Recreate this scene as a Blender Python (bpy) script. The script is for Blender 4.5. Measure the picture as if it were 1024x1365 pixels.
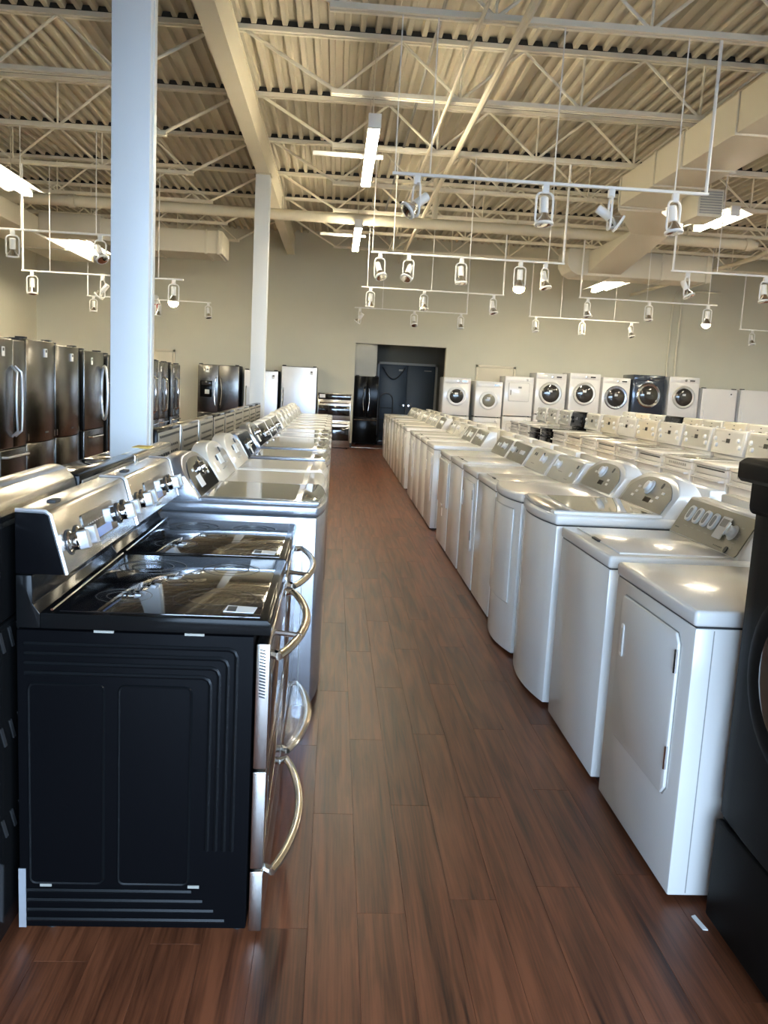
import bpy, bmesh, math, random
from mathutils import Vector, Matrix
random.seed(7)
for o in list(bpy.data.objects): bpy.data.objects.remove(o)
S = bpy.context.scene
C = S.collection
PI = math.pi

# ------------------------------------------------------------------ camera
EYE = Vector((0.0, 0.0, 1.52))
PITCH, YAW, ROLL = 0.148, 0.0643, 0.0525
fw = Vector((math.sin(YAW)*math.cos(PITCH), math.cos(YAW)*math.cos(PITCH), -math.sin(PITCH)))
r0 = Vector((math.cos(YAW), -math.sin(YAW), 0)); u0 = r0.cross(fw)
rt = math.cos(ROLL)*r0 + math.sin(ROLL)*u0; up = -math.sin(ROLL)*r0 + math.cos(ROLL)*u0
cd = bpy.data.cameras.new('camera'); cam = bpy.data.objects.new('camera', cd); C.objects.link(cam)
cam.matrix_world = Matrix(((rt.x, up.x, -fw.x, EYE.x), (rt.y, up.y, -fw.y, EYE.y), (rt.z, up.z, -fw.z, EYE.z), (0, 0, 0, 1)))
cd.sensor_fit = 'VERTICAL'; cd.sensor_height = 36.0; cd.lens = 1130.0/1365.0*36.0
cd.clip_start = 0.05; cd.clip_end = 200
S.camera = cam

# ------------------------------------------------------------------ sky, exposure
W = bpy.data.worlds.new('sky'); S.world = W; W.use_nodes = True
bg = W.node_tree.nodes['Background']
bg.inputs['Color'].default_value = (0.52, 0.725, 1.0, 1); bg.inputs['Strength'].default_value = 6.3
S.view_settings.view_transform = 'Standard'; S.view_settings.look = 'None'
S.view_settings.gamma = 1.0; S.view_settings.use_curve_mapping = False
S.view_settings.exposure = 2.08
pl = bpy.data.lights.new('window_portal', 'AREA'); pl.shape = 'RECTANGLE'; pl.size = 10.8; pl.size_y = 2.9
pl.cycles.is_portal = True
po = bpy.data.objects.new('window_portal', pl); C.objects.link(po)
po.location = (4.0, -2.62, 1.75); po.rotation_euler = (PI/2, 0, 0)      # faces into the room (+Y)
TUBE = 28.0        # radiance of the fluorescent tubes

# ------------------------------------------------------------------ materials
MATS = {}
def new_mat(name):
    m = bpy.data.materials.new(name); m.use_nodes = True; MATS[name] = m
    return m, m.node_tree.nodes, m.node_tree.links, m.node_tree.nodes['Principled BSDF']
def mat(name, col, rough=0.5, metal=0.0, coat=0.0, bump=0.0, bscale=60.0, var=0.0, vscale=3.0, stretch=None, spec=0.5):
    m, N, L, b = new_mat(name)
    b.inputs['Base Color'].default_value = (*col, 1); b.inputs['Roughness'].default_value = rough
    b.inputs['Metallic'].default_value = metal; b.inputs['Coat Weight'].default_value = coat
    b.inputs['Coat Roughness'].default_value = 0.06; b.inputs['Specular IOR Level'].default_value = spec
    if bump or var:
        tc = N.new('ShaderNodeTexCoord'); mp = N.new('ShaderNodeMapping'); L.new(tc.outputs['Object'], mp.inputs['Vector'])
        if stretch: mp.inputs['Scale'].default_value = stretch
    if bump:
        n = N.new('ShaderNodeTexNoise'); n.inputs['Scale'].default_value = bscale; n.inputs['Detail'].default_value = 3
        L.new(mp.outputs[0], n.inputs['Vector'])
        bp = N.new('ShaderNodeBump'); bp.inputs['Strength'].default_value = bump; bp.inputs['Distance'].default_value = 0.002
        L.new(n.outputs['Fac'], bp.inputs['Height']); L.new(bp.outputs[0], b.inputs['Normal'])
    if var:
        n2 = N.new('ShaderNodeTexNoise'); n2.inputs['Scale'].default_value = vscale; n2.inputs['Detail'].default_value = 4
        L.new(mp.outputs[0], n2.inputs['Vector'])
        mr = N.new('ShaderNodeMapRange'); mr.inputs['To Min'].default_value = 1-var; mr.inputs['To Max'].default_value = 1+var
        L.new(n2.outputs['Fac'], mr.inputs['Value'])
        mx = N.new('ShaderNodeVectorMath'); mx.operation = 'SCALE'; mx.inputs[0].default_value = col
        L.new(mr.outputs[0], mx.inputs['Scale']); L.new(mx.outputs[0], b.inputs['Base Color'])
    return m
def emit(name, col, s):
    m, N, L, b = new_mat(name)
    b.inputs['Base Color'].default_value = (*col, 1)
    b.inputs['Emission Color'].default_value = (*col, 1); b.inputs['Emission Strength'].default_value = s
    return m
mat('enamel', (0.80, 0.78, 0.74), 0.22, coat=0.4)
mat('enamel_warm', (0.78, 0.73, 0.63), 0.25, coat=0.4)
mat('bisque', (0.74, 0.68, 0.55), 0.27, coat=0.3)
mat('white_plastic', (0.82, 0.81, 0.78), 0.35)
mat('gasket', (0.03, 0.03, 0.03), 0.6)
mat('grey_panel', (0.25, 0.24, 0.20), 0.32, metal=0.35, var=0.08, vscale=6)
mat('vent_grey', (0.30, 0.29, 0.25), 0.45, metal=0.3)
mat('silver_panel', (0.56, 0.55, 0.50), 0.34, metal=0.25, var=0.06, vscale=6)
mat('dark_glass', (0.035, 0.033, 0.03), 0.06, coat=0.5)
mat('lid_glass', (0.20, 0.19, 0.145), 0.06, coat=0.4)
mat('black_glass', (0.006, 0.006, 0.007), 0.035, coat=0.8)
mat('black_enamel', (0.0025, 0.0025, 0.003), 0.42, spec=0.03)
mat('black_gloss', (0.005, 0.005, 0.005), 0.15, spec=0.12)
mat('black_rib', (0.004, 0.0045, 0.005), 0.27, spec=0.12)
mat('black_satin', (0.010, 0.009, 0.008), 0.5, spec=0.05)
mat('joist_paint', (0.78, 0.72, 0.57), 0.5)
mat('unpainted_and_gap_shade', (0.03, 0.028, 0.022), 0.8)  # bare deck over the joists, and painted shade in the girder gap
mat('black_matte', (0.02, 0.02, 0.02), 0.55)
mat('charcoal_gloss', (0.045, 0.060, 0.085), 0.18, metal=0.4, coat=0.4)
mat('stainless', (0.60, 0.585, 0.55), 0.24, metal=1.0, bump=0.12, bscale=14, stretch=(2, 2, 60))
mat('stainless_h', (0.62, 0.60, 0.56), 0.22, metal=1.0, bump=0.1, bscale=14, stretch=(60, 2, 2))
mat('fridge_steel', (0.22, 0.215, 0.205), 0.22, metal=1.0, bump=0.1, bscale=10, stretch=(60, 60, 1.5))
mat('pale_steel', (0.70, 0.72, 0.75), 0.38, metal=0.85, var=0.08, vscale=2.5)
mat('platinum', (0.42, 0.44, 0.48), 0.26, metal=0.75, coat=0.3)
mat('chrome', (0.75, 0.75, 0.75), 0.10, metal=1.0)
mat('brass_steel', (0.56, 0.52, 0.43), 0.25, metal=1.0)
mat('cream_steel', (0.66, 0.60, 0.455), 0.5, var=0.06, vscale=2)
mat('deck_paint', (0.53, 0.475, 0.355), 0.55, var=0.10, vscale=1.2)
mat('duct_paint', (0.60, 0.55, 0.43), 0.5, var=0.05, vscale=1.5)
mat('column_paint', (0.74, 0.76, 0.76), 0.42, bump=0.03, bscale=90)
mat('wall_paint', (0.60, 0.575, 0.455), 0.8, bump=0.08, bscale=120, var=0.04, vscale=0.8)
mat('wall_trim', (0.62, 0.56, 0.42), 0.5)
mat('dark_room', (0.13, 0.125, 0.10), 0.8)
mat('dark_door', (0.035, 0.05, 0.065), 0.45)
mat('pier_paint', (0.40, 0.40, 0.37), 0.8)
mat('white_metal', (0.80, 0.79, 0.75), 0.4)
mat('paper', (0.82, 0.82, 0.80), 0.8)
mat('yellow_paper', (0.85, 0.60, 0.14), 0.8)
mat('print_dark', (0.05, 0.05, 0.05), 0.6)
mat('print_grey', (0.33, 0.32, 0.29), 0.6)
mat('ring_print', (0.05, 0.05, 0.047), 0.25)
mat('sign_red', (0.55, 0.05, 0.03), 0.5)
mat('dark_gap', (0.012, 0.012, 0.012), 0.9)
mat('asphalt', (0.16, 0.16, 0.16), 0.9, var=0.1)
mat('blue_film', (0.20, 0.32, 0.62), 0.12, coat=0.6)
mat('reflector', (0.80, 0.80, 0.80), 0.14, metal=1.0)
emit('tube_glow', (1.0, 0.90, 0.69), TUBE)
emit('bulb_glow', (1.0, 0.74, 0.42), 34.0)
emit('led_blue', (0.1, 0.4, 0.9), 1.0)
# clear plastic film and window glass: see-through with a sheen
def sheer(name, fac, rough):
    m, N, L, b = new_mat(name)
    t = N.new('ShaderNodeBsdfTransparent'); g = N.new('ShaderNodeBsdfGlossy'); g.inputs['Roughness'].default_value = rough
    mx = N.new('ShaderNodeMixShader'); mx.inputs[0].default_value = fac
    L.new(t.outputs[0], mx.inputs[1]); L.new(g.outputs[0], mx.inputs[2]); L.new(mx.outputs[0], N['Material Output'].inputs['Surface'])
    return m
sheer('window_glass', 0.06, 0.02); sheer('clear_film', 0.30, 0.18)
# laminate plank wood: grain along Y, tone varies per plank
def wood():
    m, N, L, b = new_mat('plank_wood')
    oi = N.new('ShaderNodeObjectInfo'); geo = N.new('ShaderNodeNewGeometry')
    add = N.new('ShaderNodeVectorMath'); add.operation = 'ADD'
    cmb = N.new('ShaderNodeCombineXYZ')
    mu = N.new('ShaderNodeMath'); mu.operation = 'MULTIPLY'; mu.inputs[1].default_value = 37.0
    L.new(oi.outputs['Random'], mu.inputs[0]); L.new(mu.outputs[0], cmb.inputs[0]); L.new(mu.outputs[0], cmb.inputs[1])
    L.new(geo.outputs['Position'], add.inputs[0]); L.new(cmb.outputs[0], add.inputs[1])
    mp = N.new('ShaderNodeMapping'); mp.inputs['Scale'].default_value = (22, 1.3, 1); L.new(add.outputs[0], mp.inputs['Vector'])
    n1 = N.new('ShaderNodeTexNoise'); n1.inputs['Scale'].default_value = 1.0; n1.inputs['Detail'].default_value = 6; n1.inputs['Distortion'].default_value = 0.8
    L.new(mp.outputs[0], n1.inputs['Vector'])
    mp2 = N.new('ShaderNodeMapping'); mp2.inputs['Scale'].default_value = (140, 4, 1); L.new(add.outputs[0], mp2.inputs['Vector'])
    n2 = N.new('ShaderNodeTexNoise'); n2.inputs['Scale'].default_value = 1.0; n2.inputs['Detail'].default_value = 3; L.new(mp2.outputs[0], n2.inputs['Vector'])
    ad = N.new('ShaderNodeMath'); ad.operation = 'MULTIPLY_ADD'; ad.inputs[1].default_value = 0.5; L.new(n2.outputs['Fac'], ad.inputs[0]); L.new(n1.outputs['Fac'], ad.inputs[2])
    r = N.new('ShaderNodeMath'); r.operation = 'MULTIPLY_ADD'; r.inputs[1].default_value = 0.10; L.new(oi.outputs['Random'], r.inputs[0]); L.new(ad.outputs[0], r.inputs[2])
    cr = N.new('ShaderNodeValToRGB'); L.new(r.outputs[0], cr.inputs['Fac'])
    e = cr.color_ramp.elements; e[0].position = 0.50; e[0].color = (0.026, 0.009, 0.0045, 1); e[1].position = 0.98; e[1].color = (0.180, 0.058, 0.024, 1)
    k = e.new(0.70); k.color = (0.090, 0.0285, 0.0118, 1)
    L.new(cr.outputs[0], b.inputs['Base Color'])
    rr = N.new('ShaderNodeMapRange'); rr.inputs['To Min'].default_value = 0.34; rr.inputs['To Max'].default_value = 0.50; b.inputs['Specular IOR Level'].default_value = 0.32
    L.new(n2.outputs['Fac'], rr.inputs['Value']); L.new(rr.outputs[0], b.inputs['Roughness'])
    bp = N.new('ShaderNodeBump'); bp.inputs['Strength'].default_value = 0.12; bp.inputs['Distance'].default_value = 0.001
    L.new(n2.outputs['Fac'], bp.inputs['Height']); L.new(bp.outputs[0], b.inputs['Normal'])
wood()

# ------------------------------------------------------------------ mesh helpers
class MB:
    def __init__(s): s.v = []; s.f = []
    def add(s, vs, fs):
        k = len(s.v); s.v += [tuple(p) for p in vs]; s.f += [tuple(i+k for i in f) for f in fs]; return s
    def box(s, x0, x1, y0, y1, z0, z1):
        return s.add([(x0,y0,z0),(x1,y0,z0),(x1,y1,z0),(x0,y1,z0),(x0,y0,z1),(x1,y0,z1),(x1,y1,z1),(x0,y1,z1)],
                     [(0,3,2,1),(4,5,6,7),(0,1,5,4),(1,2,6,5),(2,3,7,6),(3,0,4,7)])
    def prism(s, pts, a0, a1, axis='x'):
        """closed outline pts (2-D) swept along an axis. axis x: pts are (y,z); y: (x,z); z: (x,y)"""
        n = len(pts)
        def P(p, a): return (a, p[0], p[1]) if axis == 'x' else (p[0], a, p[1]) if axis == 'y' else (p[0], p[1], a)
        vs = [P(p, a0) for p in pts] + [P(p, a1) for p in pts]
        fs = [(i, (i+1) % n, n+(i+1) % n, n+i) for i in range(n)] + [tuple(range(n-1, -1, -1)), tuple(range(n, 2*n))]
        return s.add(vs, fs)
    def tube(s, pts, r, n=8, close=False, flat=1.0):
        pts = [Vector(p) for p in pts]; m = len(pts); rings = []
        ref = Vector((0, 0, 1)); last = None
        for i, p in enumerate(pts):
            if close: d = pts[(i+1) % m] - pts[i-1]
            else: d = pts[min(i+1, m-1)] - pts[max(i-1, 0)]
            d.normalize()
            if last is None:
                a = d.cross(ref)
                if a.length < 0.05: a = d.cross(Vector((1, 0, 0)))
            else:
                a = last - d*last.dot(d)
            a.normalize(); last = a; b = d.cross(a)
            rr = r[i] if isinstance(r, (list, tuple)) else r
            rings.append([p + a*math.cos(2*PI*k/n)*rr + b*math.sin(2*PI*k/n)*rr*flat for k in range(n)])
        vs = [q for g in rings for q in g]; fs = []
        for i in range(m if close else m-1):
            j = (i+1) % m
            for k in range(n): fs.append((i*n+k, i*n+(k+1) % n, j*n+(k+1) % n, j*n+k))
        if not close: fs += [tuple(range(n-1, -1, -1)), tuple(range((m-1)*n, m*n))]
        return s.add(vs, fs)
    def cyl(s, p0, p1, r, n=14, r1=None):
        return s.tube([p0, p1], [r, r if r1 is None else r1], n)
    def lathe(s, prof, c, axis, n=24, cap=True):
        """profile [(radius, along)] turned about an axis through c"""
        ax = Vector(axis).normalized(); a = ax.cross(Vector((0, 0, 1)))
        if a.length < 0.05: a = Vector((1, 0, 0))
        a.normalize(); b = ax.cross(a); c = Vector(c); m = len(prof)
        vs = [c + ax*h + (a*math.cos(2*PI*k/n) + b*math.sin(2*PI*k/n))*r for r, h in prof for k in range(n)]
        fs = [(i*n+k, i*n+(k+1) % n, (i+1)*n+(k+1) % n, (i+1)*n+k) for i in range(m-1) for k in range(n)]
        if cap: fs += [tuple(range(n-1, -1, -1)), tuple(range((m-1)*n, m*n))]
        return s.add(vs, fs)
    def build(s, name, material, parent=None, bevel=0.0, seg=2, smooth=True):
        me = bpy.data.meshes.new(name); me.from_pydata(s.v, [], s.f)
        bm = bmesh.new(); bm.from_mesh(me)
        bmesh.ops.recalc_face_normals(bm, faces=bm.faces)
        if bevel:
            es = [e for e in bm.edges if len(e.link_faces) == 2 and e.calc_face_angle() > 0.35]
            bmesh.ops.bevel(bm, geom=es, offset=bevel, segments=seg, profile=0.5, affect='EDGES', clamp_overlap=True)
        bm.to_mesh(me); bm.free()
        if smooth:
            me.polygons.foreach_set('use_smooth', [True]*len(me.polygons)); me.set_sharp_from_angle(angle=0.6)
        me.materials.append(MATS[material] if isinstance(material, str) else material)
        o = bpy.data.objects.new(name, me); C.objects.link(o)
        if parent: o.parent = parent
        return o
def B(x0, x1, y0, y1, z0, z1): return MB().box(x0, x1, y0, y1, z0, z1)
def tag(o, label, cat, group=None):
    o['label'] = label; o['category'] = cat
    if group: o['group'] = group
    return o
def thing(name, label=None, cat=None, loc=(0, 0, 0), rz=0.0, group=None):
    o = bpy.data.objects.new(name, None); C.objects.link(o); o.empty_display_size = 0.1
    o.location = loc; o.rotation_euler = (0, 0, rz)
    if label: tag(o, label, cat, group)
    return o
def struct(o): o['kind'] = 'structure'; return o
KIDS = {}
def dup(root, loc, rz, label, cat=None, group=None):
    def cp(o, par):
        c = o.copy(); C.objects.link(c)
        if par: c.parent = par
        for ch in KIDS[o.name] if o.name in KIDS else [x for x in o.children]: cp(ch, c)
        return c
    r = cp(root, None); r.location = loc; r.rotation_euler = (0, 0, rz); r['label'] = label
    if cat: r['category'] = cat
    if group: r['group'] = group
    return r
class Kind:
    """first use moves the prototype itself, later uses copy it"""
    def __init__(s, fn): s.fn = fn; s.p = None
    def put(s, loc, rz, label, cat, group=None):
        if s.p is None:
            s.p = s.fn(); s.p.location = loc; s.p.rotation_euler = (0, 0, rz); tag(s.p, label, cat, group); return s.p
        return dup(s.p, loc, rz, label, cat, group)
def arc(cx, cy, r, a0, a1, n):
    return [(cx + r*math.cos(a0+(a1-a0)*i/n), cy + r*math.sin(a0+(a1-a0)*i/n)) for i in range(n+1)]
def rrect(x0, x1, y0, y1, r, n=4):
    return (arc(x1-r, y1-r, r, 0, PI/2, n) + arc(x0+r, y1-r, r, PI/2, PI, n) + arc(x0+r, y0+r, r, PI, 1.5*PI, n) + arc(x1-r, y0+r, r, 1.5*PI, 2*PI, n))
ORD = ['first', 'second', 'third', 'fourth', 'fifth', 'sixth', 'seventh', 'eighth', 'ninth', 'tenth', 'eleventh', 'twelfth', 'thirteenth',
       'fourteenth', 'fifteenth', 'sixteenth', 'seventeenth', 'eighteenth', 'nineteenth', 'twentieth']

# ================================================================== THE SETTING
XL, XR, YB, YF, ZD = -7.0, 12.6, 20.6, -2.7, 4.94
fl = struct(B(XL, XR, YF, YB+3.3, -0.06, -0.008).build('floor', 'plank_wood', smooth=False))
pw, plen = 0.141, 1.22
pmesh = None
for i in range(17):
    y = 0.75 - ((i*0.47) % 1.0)*plen
    while y < YB - 0.05:
        L_ = min(plen, YB - y)
        if y + L_ > 0.55:
            if pmesh is None or abs(L_-plen) > 1e-6:
                o = B(0.0002, pw-0.0002, 0.0002, L_-0.0002, -0.008, 0.0).build('plank', 'plank_wood', fl, bevel=0.0006, seg=1, smooth=False)
                if abs(L_-plen) < 1e-6: pmesh = o.data
            else:
                o = bpy.data.objects.new('plank', pmesh); C.objects.link(o); o.parent = fl
            o.location = (-1.0 + i*pw, y, 0)
        y += plen
# walls
bw = MB()
DX0, DX1, DZ = 0.445, 2.62, 2.49
bw.box(XL-0.2, DX0, YB, YB+0.22, -0.01, ZD+0.1).box(DX1, XR+0.2, YB, YB+0.22, -0.01, ZD+0.1).box(DX0, DX1, YB, YB+0.22, DZ, ZD+0.1)
struct(bw.build('wall_back', 'wall_paint', smooth=False))
struct(B(XL-0.2, XL, YF-0.2, YB, -0.01, ZD+0.1).build('wall_left', 'wall_paint', smooth=False))
struct(B(XR, XR+0.2, YF-0.2, YB, -0.01, ZD+0.1).build('wall_right', 'wall_paint', smooth=False))
WX0, WX1, WZ0, WZ1 = -1.4, 9.4, 0.3, 3.2
wf = MB().box(XL, WX0, YF-0.2, YF, 0, ZD+0.1).box(WX1, XR, YF-0.2, YF, 0, ZD+0.1).box(WX0, WX1, YF-0.2, YF, 0, WZ0).box(WX0, WX1, YF-0.2, YF, WZ1, ZD+0.1)
struct(wf.build('wall_front', 'wall_paint', smooth=False))
nwin = 5; ww = (WX1-WX0)/nwin
for i in range(nwin):
    x0 = WX0 + i*ww; x1 = x0 + ww
    w = MB().box(x0, x0+0.05, YF-0.13, YF-0.05, WZ0, WZ1).box(x1-0.05, x1, YF-0.13, YF-0.05, WZ0, WZ1)
    w.box(x0+0.05, x1-0.05, YF-0.13, YF-0.05, WZ0, WZ0+0.06).box(x0+0.05, x1-0.05, YF-0.13, YF-0.05, WZ1-0.06, WZ1)
    wo = struct(w.build('window_%d' % (i+1), 'black_matte', smooth=False))
    B(x0+0.05, x1-0.05, YF-0.095, YF-0.089, WZ0+0.06, WZ1-0.06).build('pane', 'window_glass', wo, smooth=False)
struct(B(-60, 60, -60, YF-0.25, -0.2, -0.1).build('ground', 'asphalt', smooth=False))
# corrugated roof deck
ck = MB(); prof = []; x = XL-0.2; ph = 0.152
while x < XR+0.2:
    prof += [(x, ZD), (x+0.046, ZD), (x+0.060, ZD+0.055), (x+0.138, ZD+0.055)]; x += ph
vs = [(p[0], YF-0.3, p[1]) for p in prof] + [(p[0], YB+0.3, p[1]) for p in prof]
n = len(prof); ck.add(vs, [(i, i+1, n+i+1, n+i) for i in range(n-1)])
cl = struct(ck.build('ceiling', 'deck_paint', smooth=False))
B(XL-0.2, XR+0.2, YF-0.3, YB+0.3, ZD+0.06, ZD+0.16).build('roof_slab', 'deck_paint', cl, smooth=False)
# the dark room behind the doorway
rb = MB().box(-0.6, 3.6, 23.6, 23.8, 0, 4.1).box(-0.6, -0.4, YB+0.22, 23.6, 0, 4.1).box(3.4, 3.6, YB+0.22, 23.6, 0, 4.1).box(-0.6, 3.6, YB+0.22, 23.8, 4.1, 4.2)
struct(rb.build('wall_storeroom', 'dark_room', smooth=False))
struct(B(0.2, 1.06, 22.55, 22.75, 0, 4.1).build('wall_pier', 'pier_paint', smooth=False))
dl = struct(MB().box(1.13, 1.19, 23.50, 23.6, 0, 2.16).box(2.73, 2.79, 23.50, 23.6, 0, 2.16).box(1.13, 2.79, 23.50, 23.6, 2.10, 2.16).build('door_1', 'pier_paint', smooth=False))
for k, (a, b) in enumerate(((1.195, 1.957), (1.963, 2.725))):
    lf = B(a, b, 23.53, 23.58, 0.01, 2.095).build('door_leaf', 'dark_door', dl, bevel=0.004)
    hx = b-0.07 if k == 0 else a+0.07
    MB().cyl((hx, 23.53, 1.0), (hx, 23.48, 1.0), 0.025, 10).cyl((hx, 23.485, 1.0), (hx+(-0.1 if k == 0 else 0.1), 23.485, 1.0), 0.011, 8).build('door_handle', 'chrome', lf)
    if k == 0: B(1.72, 1.86, 23.524, 23.53, 1.93, 1.98).build('notice', 'print_grey', lf, smooth=False)
    else: B(2.42, 2.62, 23.524, 23.53, 1.96, 1.98).build('notice', 'print_grey', lf, smooth=False)
def closed_door(nm, x0, x1, z1):
    d = struct(MB().box(x0, x0+0.06, YB-0.03, YB, 0, z1).box(x1-0.06, x1, YB-0.03, YB, 0, z1).box(x0, x1, YB-0.03, YB, z1-0.06, z1).build(nm, 'wall_trim', bevel=0.004))
    lf = B(x0+0.065, x1-0.065, YB-0.018, YB-0.001, 0.01, z1-0.065).build('door_leaf', 'wall_trim', d, bevel=0.003)
    MB().lathe([(0.012, 0), (0.012, -0.03), (0.028, -0.045), (0.028, -0.065), (0.008, -0.075)], (x1-0.14, YB-0.018, 1.0), (0, 1, 0), 12).build('door_knob', 'chrome', lf)
closed_door('door_2', 3.36, 4.34, 2.13); closed_door('door_3', -4.75, -3.80, 2.10)
for nm, x0, x1 in (('baseboard_back_left', XL, DX0), ('baseboard_back_right', DX1, XR)):
    struct(B(x0, x1, YB-0.045, YB-0.031, 0, 0.10).build(nm, 'black_matte', smooth=False))
struct(B(DX0, DX1, YB-0.02, YB+0.03, 0, 0.007).build('trim_1', 'brass_steel', smooth=False))

# ================================================================== STEEL: girder, columns, joists
CX = -1.165
g = thing('roof_girder', 'cream steel girder running along the roof over the two columns', 'girder', (CX, 0, 4.43))
B(-0.09, 0.09, YF, YB-0.01, 0, 0.022).build('bottom_flange', 'cream_steel', g, smooth=False)
B(-0.09, 0.09, YF, YB-0.01, 0.388, 0.41).build('top_flange', 'cream_steel', g, smooth=False)
B(-0.075, 0.075, YF, YB-0.01, 0.022, 0.388).build('web', 'cream_steel', g, smooth=False)
B(-0.06, 0.06, YF, YB-0.01, 0.411, 0.505).build('seat_gap_shade', 'unpainted_and_gap_shade', g, smooth=False)  # dark box painting the shade of the void between girder and deck
for yy, lb in ((5.0, 'white square steel column rising behind the black and stainless range'), (12.9, 'slim looking white steel column at the far end of the left washer row')):
    c = thing('steel_column', lb, 'column', (CX, yy, 0))
    B(-0.105, 0.105, -0.085, 0.085, 0.012, 4.418).build('shaft', 'column_paint', c, bevel=0.008)
    B(0.1055, 0.112, -0.03, 0.03, 0.1, 4.40).build('cable_channel', 'column_paint', c, bevel=0.002)
    B(-0.15, 0.15, -0.15, 0.15, 0, 0.012).build('base_plate', 'column_paint', c)
    B(-0.12, 0.12, -0.12, 0.12, 4.418, 4.43).build('cap_plate', 'cream_steel', c)
ZT, ZB_ = 4.845, 4.36            # joist chord heights
meshes = {}
def bar(parent, name, p, q, r):
    """round web bar; alike bars share one mesh"""
    p = Vector(p); q = Vector(q); d = q-p; key = (name, round(d.x, 3), round(d.y, 3), round(d.z, 3), r)
    if key not in meshes:
        o = MB().cyl((0, 0, 0), d, r, 6).build(name, 'joist_paint', parent); meshes[key] = o.data
    else:
        o = bpy.data.objects.new(name, meshes[key]); C.objects.link(o); o.parent = parent
    o.location = p; return o
def make_joist(span):
    x0, x1 = span
    t = thing('roof_joist')
    for s in (-1, 1):
        B(x0, x1, s*0.012 if s > 0 else -0.055, 0.055 if s > 0 else -0.012, ZT+0.045-0.0, ZT+0.09).build('top_chord', 'joist_paint', t, smooth=False)
        a, b = (x0+1.0, x1) if x0 > -2 else (x0, x1-1.0)
        B(a, b, s*0.012 if s > 0 else -0.05, 0.05 if s > 0 else -0.012, ZB_, ZB_+0.045).build('bottom_chord', 'joist_paint', t, smooth=False)
    B(x0, x1, -0.055, 0.055, ZT+0.0905, ZD+0.046).build('unpainted_strip', 'unpainted_and_gap_shade', t, smooth=False)
    sgn = 1 if x0 > -2 else -1
    st = x0 if sgn > 0 else x1
    xe = st + sgn*1.05; zt, zb = ZT+0.06, ZB_+0.03
    bar(t, 'end_diagonal', (st+sgn*0.12, 0, zt), (xe, 0, zb), 0.02)
    x = xe; k = 0
    lim = (x1 if sgn > 0 else x0)
    while (x + sgn*0.62 - lim)*sgn < 0:
        if k % 2 == 0:
            bar(t, 'web_bar', (x, 0, zb), (x+sgn*0.62, 0, zt), 0.016)
            if k > 0: bar(t, 'web_post', (x, 0, zb), (x, 0, zt), 0.012)
        else: bar(t, 'web_bar', (x, 0, zt), (x+sgn*0.62, 0, zb), 0.016)
        x += sgn*0.62; k += 1
    return t
jr = Kind(lambda: make_joist((CX+0.0, XR-0.01))); jl = Kind(lambda: make_joist((XL+0.01, CX-0.0)))
for k in range(-3, 7):
    y = 7.05 + 1.95*k; od = ORD[6-k]
    jr.put((0, y, 0), 0, 'cream open-web roof joist right of the girder, %s from the back wall' % od, 'joist', 'roof joists right of the girder')
    jl.put((0, y, 0), 0, 'cream open-web roof joist left of the girder, %s from the back wall' % od, 'joist', 'roof joists left of the girder')

# ------------------------------------------------------------------ pipes and ducts
def yjoin(pts, r, n=10): return MB().tube(pts, r, n)
p = thing('sprinkler_main', 'thick cream sprinkler main pipe crossing below the roof joists', 'pipe', (0, 14.0, 4.10))
MB().cyl((XL+0.01, 0, 0), (6.72, 0, 0), 0.085, 16).build('pipe', 'cream_steel', p)
for x in (-4.2, 3.6, 6.62): MB().cyl((x-0.05, 0, 0), (x+0.05, 0, 0), 0.105, 16).build('coupling', 'cream_steel', p)
MB().cyl((6.72, 0, 0), (6.78, 0, 0), 0.06, 14).build('end_cap', 'cream_steel', p)
for x in (-3.2, -0.95, 1.46, 2.8, 5.6):
    MB().cyl((x, 0, 0.08), (x, 0, 0.27 if x != 1.46 else 0.72), 0.045 if x == 1.46 else 0.012, 8).build('riser' if x == 1.46 else 'hanger', 'cream_steel', p)
tag(MB().tube([(1.32, YF+0.05, 4.30), (1.32, 19.9, 4.30)], 0.034, 8).build('sprinkler_branch', 'cream_steel'), 'thin cream sprinkler branch pipe running lengthwise under the joists', 'pipe')
tag(MB().tube([(1.0, YF+0.05, 4.335), (1.0, 19.0, 4.335)], 0.018, 6).build('electrical_conduit', 'cream_steel'), 'slim cream conduit beside the lengthwise sprinkler branch', 'conduit')
tag(MB().tube([(0.82, YF+0.05, 4.865), (0.82, 17.0, 4.865)], 0.018, 6).build('electrical_conduit', 'print_grey'), 'dark grey conduit tucked up against the roof deck', 'conduit')
tag(MB().tube([(7.0, 13.95, 4.03), (7.0, 14.4, 3.98), (7.0, 14.7, 3.98), (7.0, 20.58, 3.98)], 0.04, 10).build('drain_pipe', 'cream_steel'), 'cream pipe running from the sprinkler main end to the back wall', 'pipe')
tag(MB().tube([(8.25, YB-0.04, 0.02), (8.25, YB-0.04, 3.85), (8.33, YB-0.04, 4.05), (8.6, YB-0.04, 4.15), (9.2, YB-0.04, 4.15)], 0.03, 8).build('wall_conduit', 'wall_paint'), 'painted conduit climbing the back wall and bending right', 'conduit')
tag(MB().tube([(8.05, YB-0.04, 0.02), (8.05, YB-0.04, 3.9), (8.12, YB-0.04, 4.1), (8.3, YB-0.04, 4.3)], 0.025, 8).build('wall_conduit', 'wall_paint'), 'painted conduit straight up the back wall beside the bent one', 'conduit')
def duct_run(name, label, boxes, seams):
    d = thing(name, label, 'duct', (0, 0, 0))
    for (nm, b) in boxes: B(*b).build(nm, 'duct_paint', d, bevel=0.012)
    for s in seams: B(*s).build('seam_flange', 'duct_paint', d, bevel=0.003)
    return d
X0, X1, Z0, Z1 = 3.58, 4.17, 3.98, 4.345
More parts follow.
